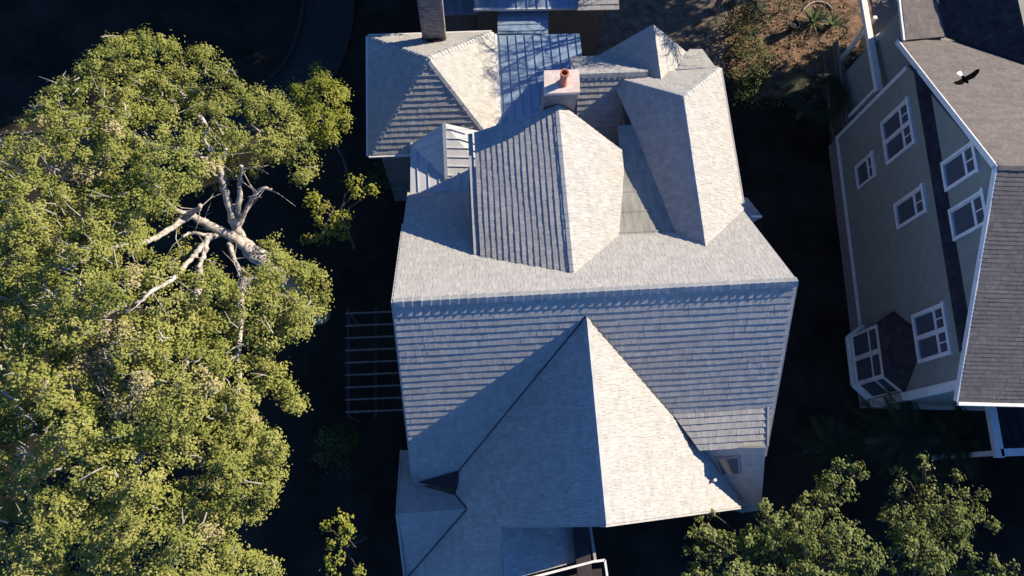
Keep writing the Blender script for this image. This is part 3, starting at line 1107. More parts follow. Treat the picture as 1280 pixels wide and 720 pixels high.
# bay
bay = MB()
ba = [(9.55, 0.0), (10.0, -0.62), (12.15, -0.62), (12.75, 0.0)]
bz0, bz1 = 0.75, 3.55
for i in range(3):
    (a0, o0), (a1, o1) = ba[i], ba[i + 1]
    bay.face([RW(a0, o0, bz0), RW(a1, o1, bz0), RW(a1, o1, bz1), RW(a0, o0, bz1)])
bay.face([RW(a, o, bz0) for a, o in ba])
bayo = bay.build('bay_window', TRIM, rh)
gm = MB()
bt = MB()
for i in range(3):
    (a0, o0), (a1, o1) = ba[i], ba[i + 1]
    A_, B_ = RW(a0, o0, 0), RW(a1, o1, 0)
    d_ = (B_ - A_); ln = np.linalg.norm(d_); d_ /= ln
    nr = np.cross(d_, (0, 0, 1.0)); nr = nr if nr[:2] @ rin < 0 else -nr
    nwin = 2 if i == 1 else 1
    for k in range(nwin):
        u0, u1 = (k + 0.10) / nwin * ln, (k + 0.90) / nwin * ln
        for (zz0, zz1) in ((1.35, 2.55), (2.68, 3.2)):
            gm.face([A_ + d_ * u0 + nr * .012 + (0, 0, zz0), A_ + d_ * u1 + nr * .012 + (0, 0, zz0), A_ + d_ * u1 + nr * .012 + (0, 0, zz1), A_ + d_ * u0 + nr * .012 + (0, 0, zz1)])
    bt.bar(A_ + nr * .03 + (0, 0, 0.85), B_ + nr * .03 + (0, 0, 0.85), 0.08, 0.12)
    bt.bar(A_ + nr * .03 + (0, 0, 1.25), B_ + nr * .03 + (0, 0, 1.25), 0.06, 0.06)
gm.build('pane', GLASS, bayo)
bt.build('sill', TRIM, bayo)
e_ = [(9.45, 0.0), (9.95, -0.74), (12.2, -0.74), (12.85, 0.0)]
tz = 4.75
roof('bay_roof', [[RW(e_[0][0], 0, 3.62), RW(e_[1][0], e_[1][1], 3.58), RW(10.35, -0.0, tz)],
                  [RW(e_[1][0], e_[1][1], 3.58), RW(e_[2][0], e_[2][1], 3.58), RW(11.7, 0, tz), RW(10.35, 0, tz)],
                  [RW(e_[2][0], e_[2][1], 3.58), RW(e_[3][0], 0, 3.62), RW(11.7, 0, tz)]], DARKSH, rh, expo=0.15, th=0.012, slab=0.05)
# rear wing roof, low left slope then a steep part darkened as shade
RBP = (nB, nB @ RBa[0])
w0, w1 = on(1133, 46, RBP), on(1181, 47, RBP)
w2 = on(1290, 84, RBP)
e0, e1 = at(1132.5, 50, 7.1), at(1122, -40, 7.1)
s0 = w1 + np.array([0, 0, 0.08])
WLP = plane3(e0, e1, s0)
s1 = on(1218, -40, WLP)
roof('rear_wing_roof', [[e0, s0 - np.array([0, 0.25, 0]) * 0, s1, e1]], BROWN, rh, expo=0.16, th=0.018, wmin=0.2, wmax=0.45)
w2 = w2 + np.array([0, 0, .06])
# shadowed part: tilted from the sun and coloured dark for its shade
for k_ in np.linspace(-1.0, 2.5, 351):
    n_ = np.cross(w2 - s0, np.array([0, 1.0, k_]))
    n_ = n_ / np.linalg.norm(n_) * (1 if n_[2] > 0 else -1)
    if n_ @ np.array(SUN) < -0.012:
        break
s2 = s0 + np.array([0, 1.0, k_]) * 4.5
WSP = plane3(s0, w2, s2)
roof('shaded_wing_roof', [[s0, w2, w2 + (s2 - s0), s2]], DARKSH, rh, expo=0.16, th=0.003)
wm = MB()
wm.bar(e0 + np.array([-0.05, 0, -0.06]), e1 + np.array([-0.05, 0, -0.06]), 0.10, 0.12)
wm.build('gutter', TRIM, rh)
wm = MB()
wm.prism([(21.2, 10.0, 0), (28.0, 10.0, 0), (28.0, 13.0, 0), (21.2, 13.0, 0)], (0, 0, 6.7))
wm.build('rear_wing_wall', GREENWALL, rh)
# rear balcony
dk = MB()
zb = 4.4
dk.bar(at(1076, -15, zb), at(1098.5, 114, zb), 0.26, 0.22)
dk.bar(at(1093, 50, zb), at(1128, 22, zb), 0.20, 0.2)
dk.build('balcony_beam', TRIM, rh)
dk = MB()
dk.prism([at(1088, -15, 3.4), at(1150, -15, 3.4), at(1140, 20, 3.4), at(1096, 48, 3.4)], (0, 0, -0.12))
dk.build('balcony_floor', WOOD, rh)
lv = MB()
la, lb, lc = at(1103, 53, 4.0), at(1112, 45, 4.0), at(1116, 98, 4.0)
for t in np.linspace(0, 1, 20):
    p = la + (at(1108, 100, 4.0) - la) * t
    q = lb + (at(1120, 92, 4.0) - lb) * t
    lv.bar(p, q, 0.035, 0.03)
lv.build('louvre_panel', TRIM, rh)
for px in ((1094, 22), (1097, 110)):
    q = at(px[0], px[1], 4.25)
    p_ = MB()
    p_.bar((q[0], q[1], 0), (q[0], q[1], 4.28), 0.16, 0.16, up=(0, 1, 0))
    p_.build('balcony_post', TRIM, rh)
# street porch
fp = MB()
fp.bar(at(1237, 503, 4.3), at(1249, 572, 4.3), 0.3, 0.24)
fp.bar(at(1249, 566, 4.3), at(1320, 563, 4.3), 0.28, 0.24)
fp.build('porch_beam', TRIM, rh)
fp = MB()
fp.prism([at(1244, 500, 3.9), at(1330, 500, 3.9), at(1330, 560, 3.9), at(1254, 560, 3.9)], (0, 0, -0.1))
for k in range(5):
    x = 22.7 + 0.42 * k
    fp.bar((x, -3.2, 3.93), (x, -5.2, 3.93), 0.03, 0.05)
fp.build('porch_roof', DARKSH, rh)
q = at(1249, 566, 4.1)
fp = MB()
fp.bar((q[0], q[1], 0), (q[0], q[1], 4.15), 0.2, 0.2, up=(0, 1, 0))
fp.build('porch_post', TRIM, rh)

# small ornamental: litter on the roof left out


# ================================================================== TREES
def leaves_mesh(name, C, Nrm, size, tone, mats, midx, parent, aspect=0.6, fold=0.2):
    """C: centres (n,3); each leaf is a pointed, slightly folded face pair"""
    n = len(C)
    inv = np.array(parent.location) if parent is not None else np.zeros(3)
    C = C - inv
    r = rng.normal(size=(n, 3))
    Nrm = Nrm / (np.linalg.norm(Nrm, axis=1, keepdims=True) + 1e-9)
    T = np.cross(Nrm, r)
    T /= np.linalg.norm(T, axis=1, keepdims=True) + 1e-9
    B = np.cross(Nrm, T)
    s = size[:, None]
    v = np.empty((n, 4, 3), dtype=np.float32)
    v[:, 0] = C - T * s
    v[:, 1] = C + B * s * aspect + Nrm * s * fold
    v[:, 2] = C + T * s
    v[:, 3] = C - B * s * aspect + Nrm * s * fold
    me = bpy.data.meshes.new(name)
    me.vertices.add(n * 4)
    me.vertices.foreach_set('co', v.reshape(-1))
    idx = np.arange(n * 4, dtype=np.int32).reshape(n, 4)
    tri = np.concatenate([idx[:, [0, 1, 2]], idx[:, [0, 2, 3]]], axis=1).reshape(-1)
    me.loops.add(n * 6)
    me.loops.foreach_set('vertex_index', tri.astype(np.int32))
    me.polygons.add(n * 2)
    me.polygons.foreach_set('loop_start', np.arange(0, n * 6, 3, dtype=np.int32))
    me.polygons.foreach_set('loop_total', np.full(n * 2, 3, dtype=np.int32))
    for m in mats:
        me.materials.append(m)
    me.polygons.foreach_set('material_index', np.repeat(midx, 2).astype(np.int32))
    a = me.attributes.new('tone', 'FLOAT', 'FACE')
    a.data.foreach_set('value', np.repeat(tone, 2).astype(np.float32))
    me.update(calc_edges=True)
    o = bpy.data.objects.new(name, me)
    COL.objects.link(o)
    if parent is not None:
        o.parent = parent
    return o


def crown(name, lobes, parent, mats, nsub=24, nleaf=34, leaf=0.055, spike=0.0, sub_r=0.27, aspect=0.6, low=-0.25):
    """lobes: (x,y,z,r,material,tone). Leaves sit in small sprays spread over and inside every lobe."""
    Cs, Ns, Sz, Tn, Mi = [], [], [], [], []
    for (x, y, z, r, mi, tn) in lobes:
        k = max(4, int(nsub * (r / 0.85) ** 2))
        d = rng.normal(size=(k * 3, 3))
        d /= np.linalg.norm(d, axis=1, keepdims=True)
        d = d[d[:, 2] > low][:k]
        rad = r * (0.55 + 0.5 * rng.random(len(d)) ** 0.6)
        if spike:
            m_ = rng.random(len(d)) < 0.22
            rad = np.where(m_, rad * (1 + spike * rng.random(len(d))), rad)
        sc = np.array([x, y, z]) + d * rad[:, None] * np.array([1, 1, 0.72])
        for i in range(len(d)):
            nl = int(nleaf * (0.6 + 0.8 * rng.random()))
            sr_ = sub_r * (0.7 + 0.6 * rng.random())
            off = rng.normal(size=(nl, 3)) * sr_ * np.array([0.5, 0.5, 0.36])
            Cs.append(sc[i] + off)
            Ns.append(d[i] * 0.4 + np.array([0.38, 0.12, 0.6]) + off / sr_ * 0.6 + rng.normal(size=(nl, 3)) * 0.30)
            Sz.append(leaf * (0.65 + 0.7 * rng.random(nl)))
            Tn.append(np.clip(tn + rng.normal() * 0.13 + rng.normal(size=nl) * 0.10, 0, 1))
            Mi.append(np.full(nl, mi))
    return leaves_mesh(name, np.concatenate(Cs), np.concatenate(Ns), np.concatenate(Sz), np.concatenate(Tn), mats, np.concatenate(Mi), parent, aspect)


def inside(p, poly):
    x, y = p
    c = False
    n = len(poly)
    for i in range(n):
        (x0, y0), (x1, y1) = poly[i], poly[(i + 1) % n]
        if (y0 > y) != (y1 > y) and x < (x1 - x0) * (y - y0) / (y1 - y0) + x0:
            c = not c
    return c


_segs = {}
def edge_dist(p, poly):
    k = id(poly)
    if k not in _segs:
        a = np.array(poly, float)
        _segs[k] = (a, np.roll(a, -1, axis=0) - a, poly)
    a, d, _ = _segs[k]
    w = np.asarray(p, float) - a
    t = np.clip((w * d).sum(1) / ((d * d).sum(1) + 1e-9), 0, 1)
    return float(np.sqrt(((w - d * t[:, None]) ** 2).sum(1)).min())


def limb(mb, pts, r0, r1, n=9, wob=0.03):
    P = smooth_path(pts, 5)
    P = [p + rng.normal(size=3) * wob for p in P]
    rs = [r0 + (r1 - r0) * (i / (len(P) - 1)) for i in range(len(P))]
    rs = [r * random.uniform(0.88, 1.12) for r in rs]
    mb.tube(P, rs, n)


# --- live oak
oak = tag(empty('live_oak', tuple(np.append(at(345, 338, 5.5)[:2], 0))), 'huge sunlit live oak with grey lichened limbs, filling the left side', 'tree')
OUT = [(-60, 215), (0, 185), (28, 150), (52, 122), (80, 92), (112, 70), (130, 48), (170, 36), (205, 43), (228, 58), (262, 55), (285, 76), (302, 100), (322, 108),
       (350, 118), (372, 140), (386, 175), (398, 205), (392, 234), (366, 226), (350, 205), (332, 196), (316, 200), (292, 194), (278, 212), (262, 222), (236, 242), (210, 256), (184, 266), (176, 288),
       (190, 324), (224, 320), (246, 348), (268, 338), (292, 354), (318, 352), (336, 318), (350, 306), (382, 330), (420, 342), (412, 380), (396, 402), (374, 430), (352, 424), (348, 452), (366, 472), (388, 516), (362, 524),
       (345, 494), (326, 486), (318, 528), (348, 546), (362, 580), (350, 606), (330, 642), (300, 652), (278, 668), (302, 682), (345, 700), (356, 740), (-60, 740)]
GAPS = [[(168, 570), (205, 565), (210, 580), (170, 585)], [(100, 625), (125, 615), (128, 640), (105, 655)], [(195, 490), (225, 490), (220, 505), (197, 503)],
        [(58, 595), (100, 600), (98, 612), (60, 608)], [(210, 635), (225, 660), (208, 672), (198, 650)], [(0, 645), (45, 655), (40, 668), (0, 662)],
        [(205, 350), (225, 345), (228, 362), (210, 368)], [(142, 585), (158, 588), (150, 608), (140, 600)], [(80, 690), (108, 680), (106, 705), (84, 712)], [(0, 450), (14, 445), (14, 475), (0, 478)],
        [(168, 160), (190, 160), (188, 178), (170, 175)], [(215, 140), (235, 138), (238, 152), (220, 155)]]
def oak_z(px, py):
    d = math.hypot((px - 140) / 290.0, (py - 400) / 420.0)
    return 8.6 + 2.9 * max(0.0, 1 - d * d) + 0.55 * math.sin(px * 0.031 + 1.3) * math.cos(py * 0.027)
for cx_, cy_, w_, h_ in ((60, 520, 16, 8), (250, 590, 14, 9), (285, 610, 10, 8), (130, 540, 12, 6), (30, 560, 12, 7), (185, 690, 14, 9), (255, 690, 10, 10), (215, 600, 11, 7), (300, 440, 16, 7), (90, 300, 14, 6), (60, 250, 12, 6), (240, 455, 14, 7), (160, 330, 12, 6), (115, 175, 11, 5), (300, 150, 12, 6), (270, 110, 10, 5), (330, 400, 10, 6), (40, 400, 12, 6)):
    GAPS.append([(cx_ + w_ * math.cos(t) * random.uniform(.7, 1.2), cy_ + h_ * math.sin(t) * random.uniform(.7, 1.2)) for t in np.linspace(0, 5.6, 8)])
_gc = np.array([np.mean(np.array(g_), axis=0) for g_ in GAPS])
_gr = np.array([max(np.linalg.norm(np.array(q_) - c_) for q_ in g_) for g_, c_ in zip(GAPS, _gc)])
def near_gaps(p, m):
    dd = np.linalg.norm(_gc - np.asarray(p), axis=1) - _gr
    return [GAPS[i_] for i_ in np.where(dd < m)[0]]
def gd_ok(p):
    return min([99.0] + [edge_dist(p, g_) for g_ in near_gaps(p, 30)]) > 17
lobes = []
cand = []
tries = 0
while tries < 16000 and len(cand) < 700:
    tries += 1
    p = np.array([random.uniform(-60, 425), random.uniform(30, 735)])
    if not inside(p, OUT):
        continue
    if any(inside(p, g_) for g_ in near_gaps(p, 2)):
        continue
    ed = edge_dist(p, OUT)
    rp = min(27.0, max(8.5, ed * 0.95)) * random.uniform(0.75, 1.0)
    if ed < rp * 0.8:
        continue
    gd_ = min([99.0] + [edge_dist(p, g_) for g_ in near_gaps(p, 40)])
    if gd_ < 11:
        continue
    rp = min(rp, gd_ * 1.1)
    if any(np.linalg.norm(p - c[0]) < 0.53 * (rp + c[1]) for c in cand):
        continue
    cand.append((p, rp))
for p, rp in cand:
    z = oak_z(*p) + random.uniform(-0.7, 0.55)
    w = at(p[0], p[1], z)
    r = rp / (F / (CAM[2] - z)) * 1.08
    mi = 0
    rr_ = random.random()
    warm = math.exp(-(((p[0] - 120) / 75) ** 2 + ((p[1] - 445) / 55) ** 2)) + 0.7 * math.exp(-(((p[0] - 110) / 60) ** 2 + ((p[1] - 215) / 40) ** 2))
    if rr_ < 0.02 + 0.42 * warm:
        mi = 1
    tn = 0.5 + random.gauss(0, 0.13) + 0.16 * ((p[1] - 380) / 360)
    lobes.append((w[0], w[1], w[2], r, mi, tn))
    # deeper foliage, the crown's inner shade painted as a darker leaf tone
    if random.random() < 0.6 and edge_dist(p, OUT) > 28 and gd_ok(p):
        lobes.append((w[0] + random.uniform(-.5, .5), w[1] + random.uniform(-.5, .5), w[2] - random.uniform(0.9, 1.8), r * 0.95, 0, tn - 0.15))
for px_, py_, z_, rp_ in ((214, 282, 8.0, 11), (236, 306, 7.6, 10), (262, 334, 8.0, 11), (250, 226, 8.6, 12), (322, 212, 8.4, 11), (292, 206, 8.8, 10), (196, 262, 8.8, 11), (338, 300, 7.2, 12), (312, 344, 7.8, 11), (228, 318, 7.8, 10)):
    w = at(px_, py_, z_)
    lobes.append((w[0], w[1], w[2], rp_ / (F / (CAM[2] - z_)), 0, 0.45))
crown('crown', lobes, oak, [OAK, MOSS], nsub=34, nleaf=46, leaf=0.043, sub_r=0.21)

tk = MB()
tb_ = at(345, 338, 5.5)
def olimb(pts, r0, r1, n=9, wob=0.022):
    r0, r1 = r0 * 1.08, r1 * 1.25
    limb(tk, pts, r0, r1, n, wob)
    P = smooth_path(pts, 4)
    for q in P[3:]:
        for _ in range(2):
            if random.random() < 0.14:
                d = rng.normal(size=3) * np.array([1, 1, 0.45]) + np.array([0, 0, 0.35])
                d /= np.linalg.norm(d)
                L0 = random.uniform(0.6, 1.3)
                rr0 = min(0.024, r1 * 0.7) * random.uniform(0.6, 1.0)
                q1 = q + d * L0 * 0.5 + rng.normal(size=3) * 0.05
                q2 = q + d * L0 + rng.normal(size=3) * 0.1
                tk.tube([q, q1, q2], [rr0, rr0 * 0.7, rr0 * 0.25], 5)
                d3 = d + rng.normal(size=3) * 0.7
                tk.tube([q1, q1 + d3 * L0 * 0.4], [rr0 * 0.6, rr0 * 0.2], 4)
olimb( [(tb_[0] + 0.4, tb_[1] - 0.4, 0), (tb_[0] + 0.3, tb_[1] - .3, 2.5), tb_, at(325, 322, 6.6), at(300, 301, 7.2)], 0.42, 0.20, 12)
olimb( [at(306, 306, 7.1), at(285, 292, 7.6), at(262, 282, 7.9), at(236, 268, 8.3)], 0.17, 0.10, 10)
olimb( [at(240, 270, 8.3), at(222, 262, 8.6), at(205, 250, 9.8), at(188, 233, 11.2)], 0.10, 0.035)
olimb( [at(238, 270, 8.3), at(215, 285, 8.6), at(188, 299, 9.8), at(150, 308, 11.2), at(125, 310, 11.6)], 0.11, 0.035)
olimb( [at(236, 268, 8.4), at(248, 262, 8.6), at(250, 256, 8.9)], 0.09, 0.05)
olimb( [at(302, 300, 7.1), at(292, 275, 7.8), at(285, 250, 8.4), at(277, 225, 9.0), at(272, 200, 9.6), at(262, 185, 10.1)], 0.16, 0.06, 10)
olimb( [at(273, 203, 9.5), at(280, 193, 9.9), at(283, 185, 10.3)], 0.09, 0.035)
olimb( [at(274, 208, 9.4), at(262, 200, 9.9), at(250, 196, 10.4)], 0.08, 0.03)
olimb( [at(296, 278, 7.7), at(299, 250, 8.4), at(300, 225, 8.9), at(302, 207, 9.4)], 0.10, 0.05)
olimb( [at(298, 284, 7.5), at(308, 260, 7.9), at(320, 244, 8.3), at(328, 236, 8.6), at(339, 238, 8.6)], 0.09, 0.04)
olimb( [at(282, 290, 7.5), at(268, 294, 7.8), at(258, 300, 8.1), at(256, 318, 8.3), at(248, 334, 9.6)], 0.12, 0.045)
olimb( [at(262, 297, 7.9), at(250, 310, 8.4), at(238, 325, 9.6), at(215, 350, 11.0), at(190, 365, 11.6), at(172, 380, 11.8)], 0.085, 0.035)
olimb( [at(286, 302, 7.4), at(291, 320, 7.8), at(298, 335, 8.9), at(301, 348, 9.8)], 0.085, 0.035)
olimb( [at(263, 295, 7.9), at(240, 292, 8.0), at(228, 296, 8.1)], 0.07, 0.035)
olimb( [at(262, 185, 10.1), at(255, 172, 10.5), at(262, 160, 10.8)], 0.06, 0.02)
for (sx, sy, ex, ey) in ((250, 196, 60, 130), (125, 310, 20, 330), (172, 380, 60, 470), (301, 348, 300, 600), (248, 334, 180, 560), (262, 170, 200, 90), (60, 470, 40, 640), (180, 560, 120, 690)):
    a, b = at(sx, sy, 8.2), at(ex, ey, 8.6)
    m_ = (a + b) / 2 + np.array([random.uniform(-.6, .6), random.uniform(-.6, .6), random.uniform(-.3, .3)])
    olimb( [a, m_, b], 0.13, 0.03, 8, 0.06)
tk.build('trunk', BARK, oak, smooth=True)
tw = MB()
for i in range(480):
    p = np.array([random.uniform(-5, 410), random.uniform(45, 715)]) if i < 300 else np.array([random.gauss(90, 70), random.gauss(340, 110)])
    if not inside(p, OUT):
        continue
    z = oak_z(*p) + random.uniform(-0.05, 0.5)
    ang = math.radians(random.gauss(150, 45))
    Ln = random.choice((0.15, 0.2, 0.28, 0.35, 0.6))
    a = at(p[0], p[1], z)
    d = np.array([math.cos(ang), math.sin(ang), random.uniform(-0.1, 0.5)])
    m_ = a + d * Ln * 0.5 + rng.normal(size=3) * 0.12 * Ln
    r = random.uniform(0.010, 0.028)
    tw.tube([a, m_, a + d * Ln], [r, r * 0.8, r * 0.35], 5)
    if random.random() < 0.6:
        d2 = d + rng.normal(size=3) * 0.6
        tw.tube([m_, m_ + d2 * Ln * 0.4], [r * 0.7, r * 0.25], 4)
for i in range(26):          # knot of pale bare twigs
    p = at(random.gauss(28, 18), random.gauss(290, 13), 11.0)
    d = rng.normal(size=3) * np.array([1, 1, 0.4])
    tw.tube([p, p + d * 0.2, p + d * 0.33 + rng.normal(size=3) * .05], [0.016, 0.012, 0.006], 4)
tag(tw.build('dead_twigs', TWIG, oak), kind='stuff')


def small_tree(name, label, blobs, mats, base_px, base_z, bark, group=None, r_trunk=0.09, **kw):
    bp_ = at(base_px[0], base_px[1], base_z)
    t = tag(empty(name, (bp_[0], bp_[1], 0)), label, 'tree', {'evergreen_tree': 'evergreens at the lower right', 'sapling': 'saplings in the dark side yard'}.get(name))
    lb = []
    tk = MB()
    limb(tk, [(bp_[0], bp_[1], 0), (bp_[0] + .1, bp_[1], base_z * 0.5), (bp_[0], bp_[1], base_z * 0.8)], r_trunk, r_trunk * 0.7)
    for (px, py, rpx, z) in blobs:
        w = at(px, py, z)
        lb.append((w[0], w[1], w[2], rpx / (F / (CAM[2] - z)), 0, 0.5 + random.gauss(0, 0.1)))
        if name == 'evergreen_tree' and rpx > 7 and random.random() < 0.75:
            lb.append((w[0] + random.uniform(-.2, .2), w[1] + random.uniform(-.2, .2), w[2] - random.uniform(0.7, 1.4), rpx / (F / (CAM[2] - z)) * 1.05, 0, 0.35))  # lower lobes given a darker tone, under-crown shade painted into the leaves
        m_ = (np.array([bp_[0], bp_[1], base_z * 0.8]) + w) / 2 + rng.normal(size=3) * 0.15
        limb(tk, [(bp_[0], bp_[1], base_z * 0.78), m_, w], r_trunk * 0.6, 0.012, 6)
    crown('crown', lb, t, mats, **kw)
    tk.build('trunk', bark, t, smooth=True)
    return t


small_tree('broadleaf_tree', 'rounded yellow-green tree crown touching the right shoulder of the big oak', 
           [(398, 100, 17, 7.4), (380, 118, 18, 7.2), (410, 122, 24, 7.6), (425, 150, 15, 7.2), (398, 150, 25, 7.5), (375, 142, 17, 7.0), (412, 172, 17, 7.1), (388, 175, 14, 6.9), (362, 112, 9, 6.8), (425, 118, 12, 7.2), (398, 88, 9, 7.4)],
           [LIME], (400, 140), 6.5, DARKBARK, nsub=60, nleaf=40, leaf=0.042, sub_r=0.2)
small_tree('sapling', 'young tree showing two loose bright green clumps in the dark gap beside the oak',
           [(395, 256, 13, 5.6), (412, 268, 16, 5.8), (430, 278, 14, 5.7), (428, 290, 10, 5.5), (410, 284, 12, 5.4), (400, 300, 6, 5.2), (450, 235, 15, 5.8), (462, 238, 8, 5.6), (440, 228, 8, 5.7), (390, 246, 7, 5.4), (383, 300, 6, 5.0), (388, 250, 9, 5.4)],
           [LIME], (418, 262), 4.6, DARKBARK, nsub=26, nleaf=22, leaf=0.055, sub_r=0.2)
small_tree('sapling', 'thin leafy sapling lit against the dark yard, bottom left of the house',
           [(427, 655, 11, 7.0), (432, 668, 11, 7.1), (422, 680, 12, 7.0), (418, 700, 8, 6.8), (415, 712, 7, 6.7), (436, 656, 8, 7.0), (408, 658, 3, 6.6), (452, 716, 5, 6.7)],
           [LIME], (424, 685), 5.6, DARKBARK, nsub=30, nleaf=14, leaf=0.06, sub_r=0.16, r_trunk=0.05)
def blob_fill(poly, z0, n, rlo, rhi, seed):
    random.seed(seed)
    out = []
    while len(out) < n:
        p = np.array([random.uniform(840, 1330), random.uniform(560, 760)])
        if not inside(p, poly):
            continue
        rp = min(random.uniform(rlo, rhi), max(5, edge_dist(p, poly)))
        if any(np.hypot(p[0] - o_[0], p[1] - o_[1]) < 0.62 * (rp + o_[2]) for o_ in out):
            rp *= 0.5
            if random.random() < 0.8:
                continue
        out.append((p[0], p[1], rp, z0 + random.uniform(-0.9, 0.7)))
    return out
T1 = [(858, 655), (872, 665), (888, 652), (905, 668), (925, 662), (945, 650), (962, 655), (985, 640), (1005, 632), (1022, 640), (1026, 655), (1040, 645), (1060, 655), (1075, 650), (1080, 672), (1100, 690), (1108, 700), (1085, 712), (1085, 750), (858, 750), (855, 700)]
small_tree('evergreen_tree', 'spiky waxy-leaved tree overlapping the lower right corner of the house', blob_fill(T1, 6.0, 95, 8, 16, 3) +
           [(1040, 640, 8, 5.6), (1036, 618, 8, 5.5), (1045, 600, 9, 5.6), (1030, 600, 6, 5.5), (1060, 606, 9, 5.6), (1078, 588, 8, 5.7), (1068, 592, 8, 5.7), (1056, 625, 11, 5.4), (1050, 582, 6, 5.7), (873, 648, 4, 6), (888, 640, 3.5, 6), (955, 640, 4, 6), (957, 632, 3, 6.2), (1005, 622, 4, 6)],
           [HOLLY], (985, 725), 4.8, DARKBARK, nsub=46, nleaf=16, leaf=0.062, sub_r=0.17, spike=0.7, r_trunk=0.06)
T2 = [(1118, 612), (1130, 592), (1150, 600), (1160, 590), (1178, 612), (1196, 606), (1212, 618), (1225, 630), (1220, 655), (1205, 668), (1210, 690), (1190, 700), (1180, 718), (1150, 712), (1130, 690), (1118, 665), (1112, 640)]
small_tree('evergreen_tree', 'ragged open-crowned tree in front of the grey-green house, partly in shade', blob_fill(T2, 4.6, 52, 7, 12, 5) +
           [(1155, 578, 5, 5.2), (1153, 570, 3.5, 5.4), (1196, 598, 4, 5), (1228, 618, 5, 4.8), (1238, 652, 5, 4.6), (1246, 656, 4, 4.5), (1121, 588, 5, 4.8), (1177, 700, 10, 4.4), (1140, 716, 12, 4.6), (1160, 722, 11, 4.6), (1112, 640, 10, 3.8), (1128, 655, 11, 4.0), (1145, 668, 12, 4.2), (1175, 650, 12, 4.3), (1195, 640, 12, 4.3), (1205, 660, 11, 4.3), (1165, 685, 13, 4.0), (1190, 690, 11, 4.0), (1120, 690, 12, 3.6), (1215, 690, 10, 3.8)],
           [HOLLY], (1165, 655), 3.6, DARKBARK, nsub=40, nleaf=14, leaf=0.06, sub_r=0.17, spike=0.8, r_trunk=0.05)
small_tree('evergreen_tree', 'leafy treetop poking in at the bottom right corner of the photo', [(1245, 716, 14, 4.2), (1262, 712, 12, 4.2), (1278, 722, 15, 4.2), (1240, 700, 7, 4.2), (1230, 722, 10, 4.0), (1262, 734, 18, 4.1), (1240, 740, 18, 4.0)],
           [HOLLY], (1255, 730), 3.2, DARKBARK, nsub=22, nleaf=14, leaf=0.07, sub_r=0.18, spike=0.5)

# --- shrubs of the top right yard, and bushes in the shade
def shrub(label, cx, cy, rpx, h, n, mat, tone=0.5, name='shrub', **kw):
    c0 = at(cx, cy, h * 0.5)
    t = tag(empty(name, (c0[0], c0[1], 0)), label, 'shrub', 'shrubs around the houses')
    lb = []
    for i in range(n):
        a, q = random.uniform(0, 6.28), math.sqrt(random.random())
        z = h * random.uniform(0.35, 0.95)
        w = at(cx + math.cos(a) * q * rpx, cy + math.sin(a) * q * rpx * 1.1, z)
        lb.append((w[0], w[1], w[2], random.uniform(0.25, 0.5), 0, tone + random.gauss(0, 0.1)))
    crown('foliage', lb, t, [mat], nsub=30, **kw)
    st = MB()
    for i in range(5):
        a = random.uniform(0, 6.28)
        st.tube([(c0[0], c0[1], 0), (c0[0] + math.cos(a) * .3, c0[1] + math.sin(a) * .3, h * 0.6)], [0.035, 0.012], 5)
    st.build('stem', DARKBARK, t)
    return t
shrub('low green shrub at the edge of the orange leaf litter, below the other yard bushes', 948, 88, 22, 1.2, 14, SHRUB, 0.75, nleaf=14, leaf=0.06)
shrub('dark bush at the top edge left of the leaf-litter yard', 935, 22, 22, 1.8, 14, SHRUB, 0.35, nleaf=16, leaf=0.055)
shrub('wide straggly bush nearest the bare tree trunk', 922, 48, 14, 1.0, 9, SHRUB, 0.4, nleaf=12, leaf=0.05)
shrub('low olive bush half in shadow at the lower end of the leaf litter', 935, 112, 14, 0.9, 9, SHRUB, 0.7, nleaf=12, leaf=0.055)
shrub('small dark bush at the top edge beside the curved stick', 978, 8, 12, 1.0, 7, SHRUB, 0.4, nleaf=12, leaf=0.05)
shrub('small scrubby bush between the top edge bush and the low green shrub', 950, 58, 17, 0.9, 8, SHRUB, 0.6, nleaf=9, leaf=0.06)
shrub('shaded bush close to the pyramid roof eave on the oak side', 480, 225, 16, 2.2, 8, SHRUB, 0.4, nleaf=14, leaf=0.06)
shrub('dark bush in the deep shade between pergola and big oak', 420, 560, 22, 1.6, 10, SHRUB, 0.4, nleaf=14, leaf=0.06)

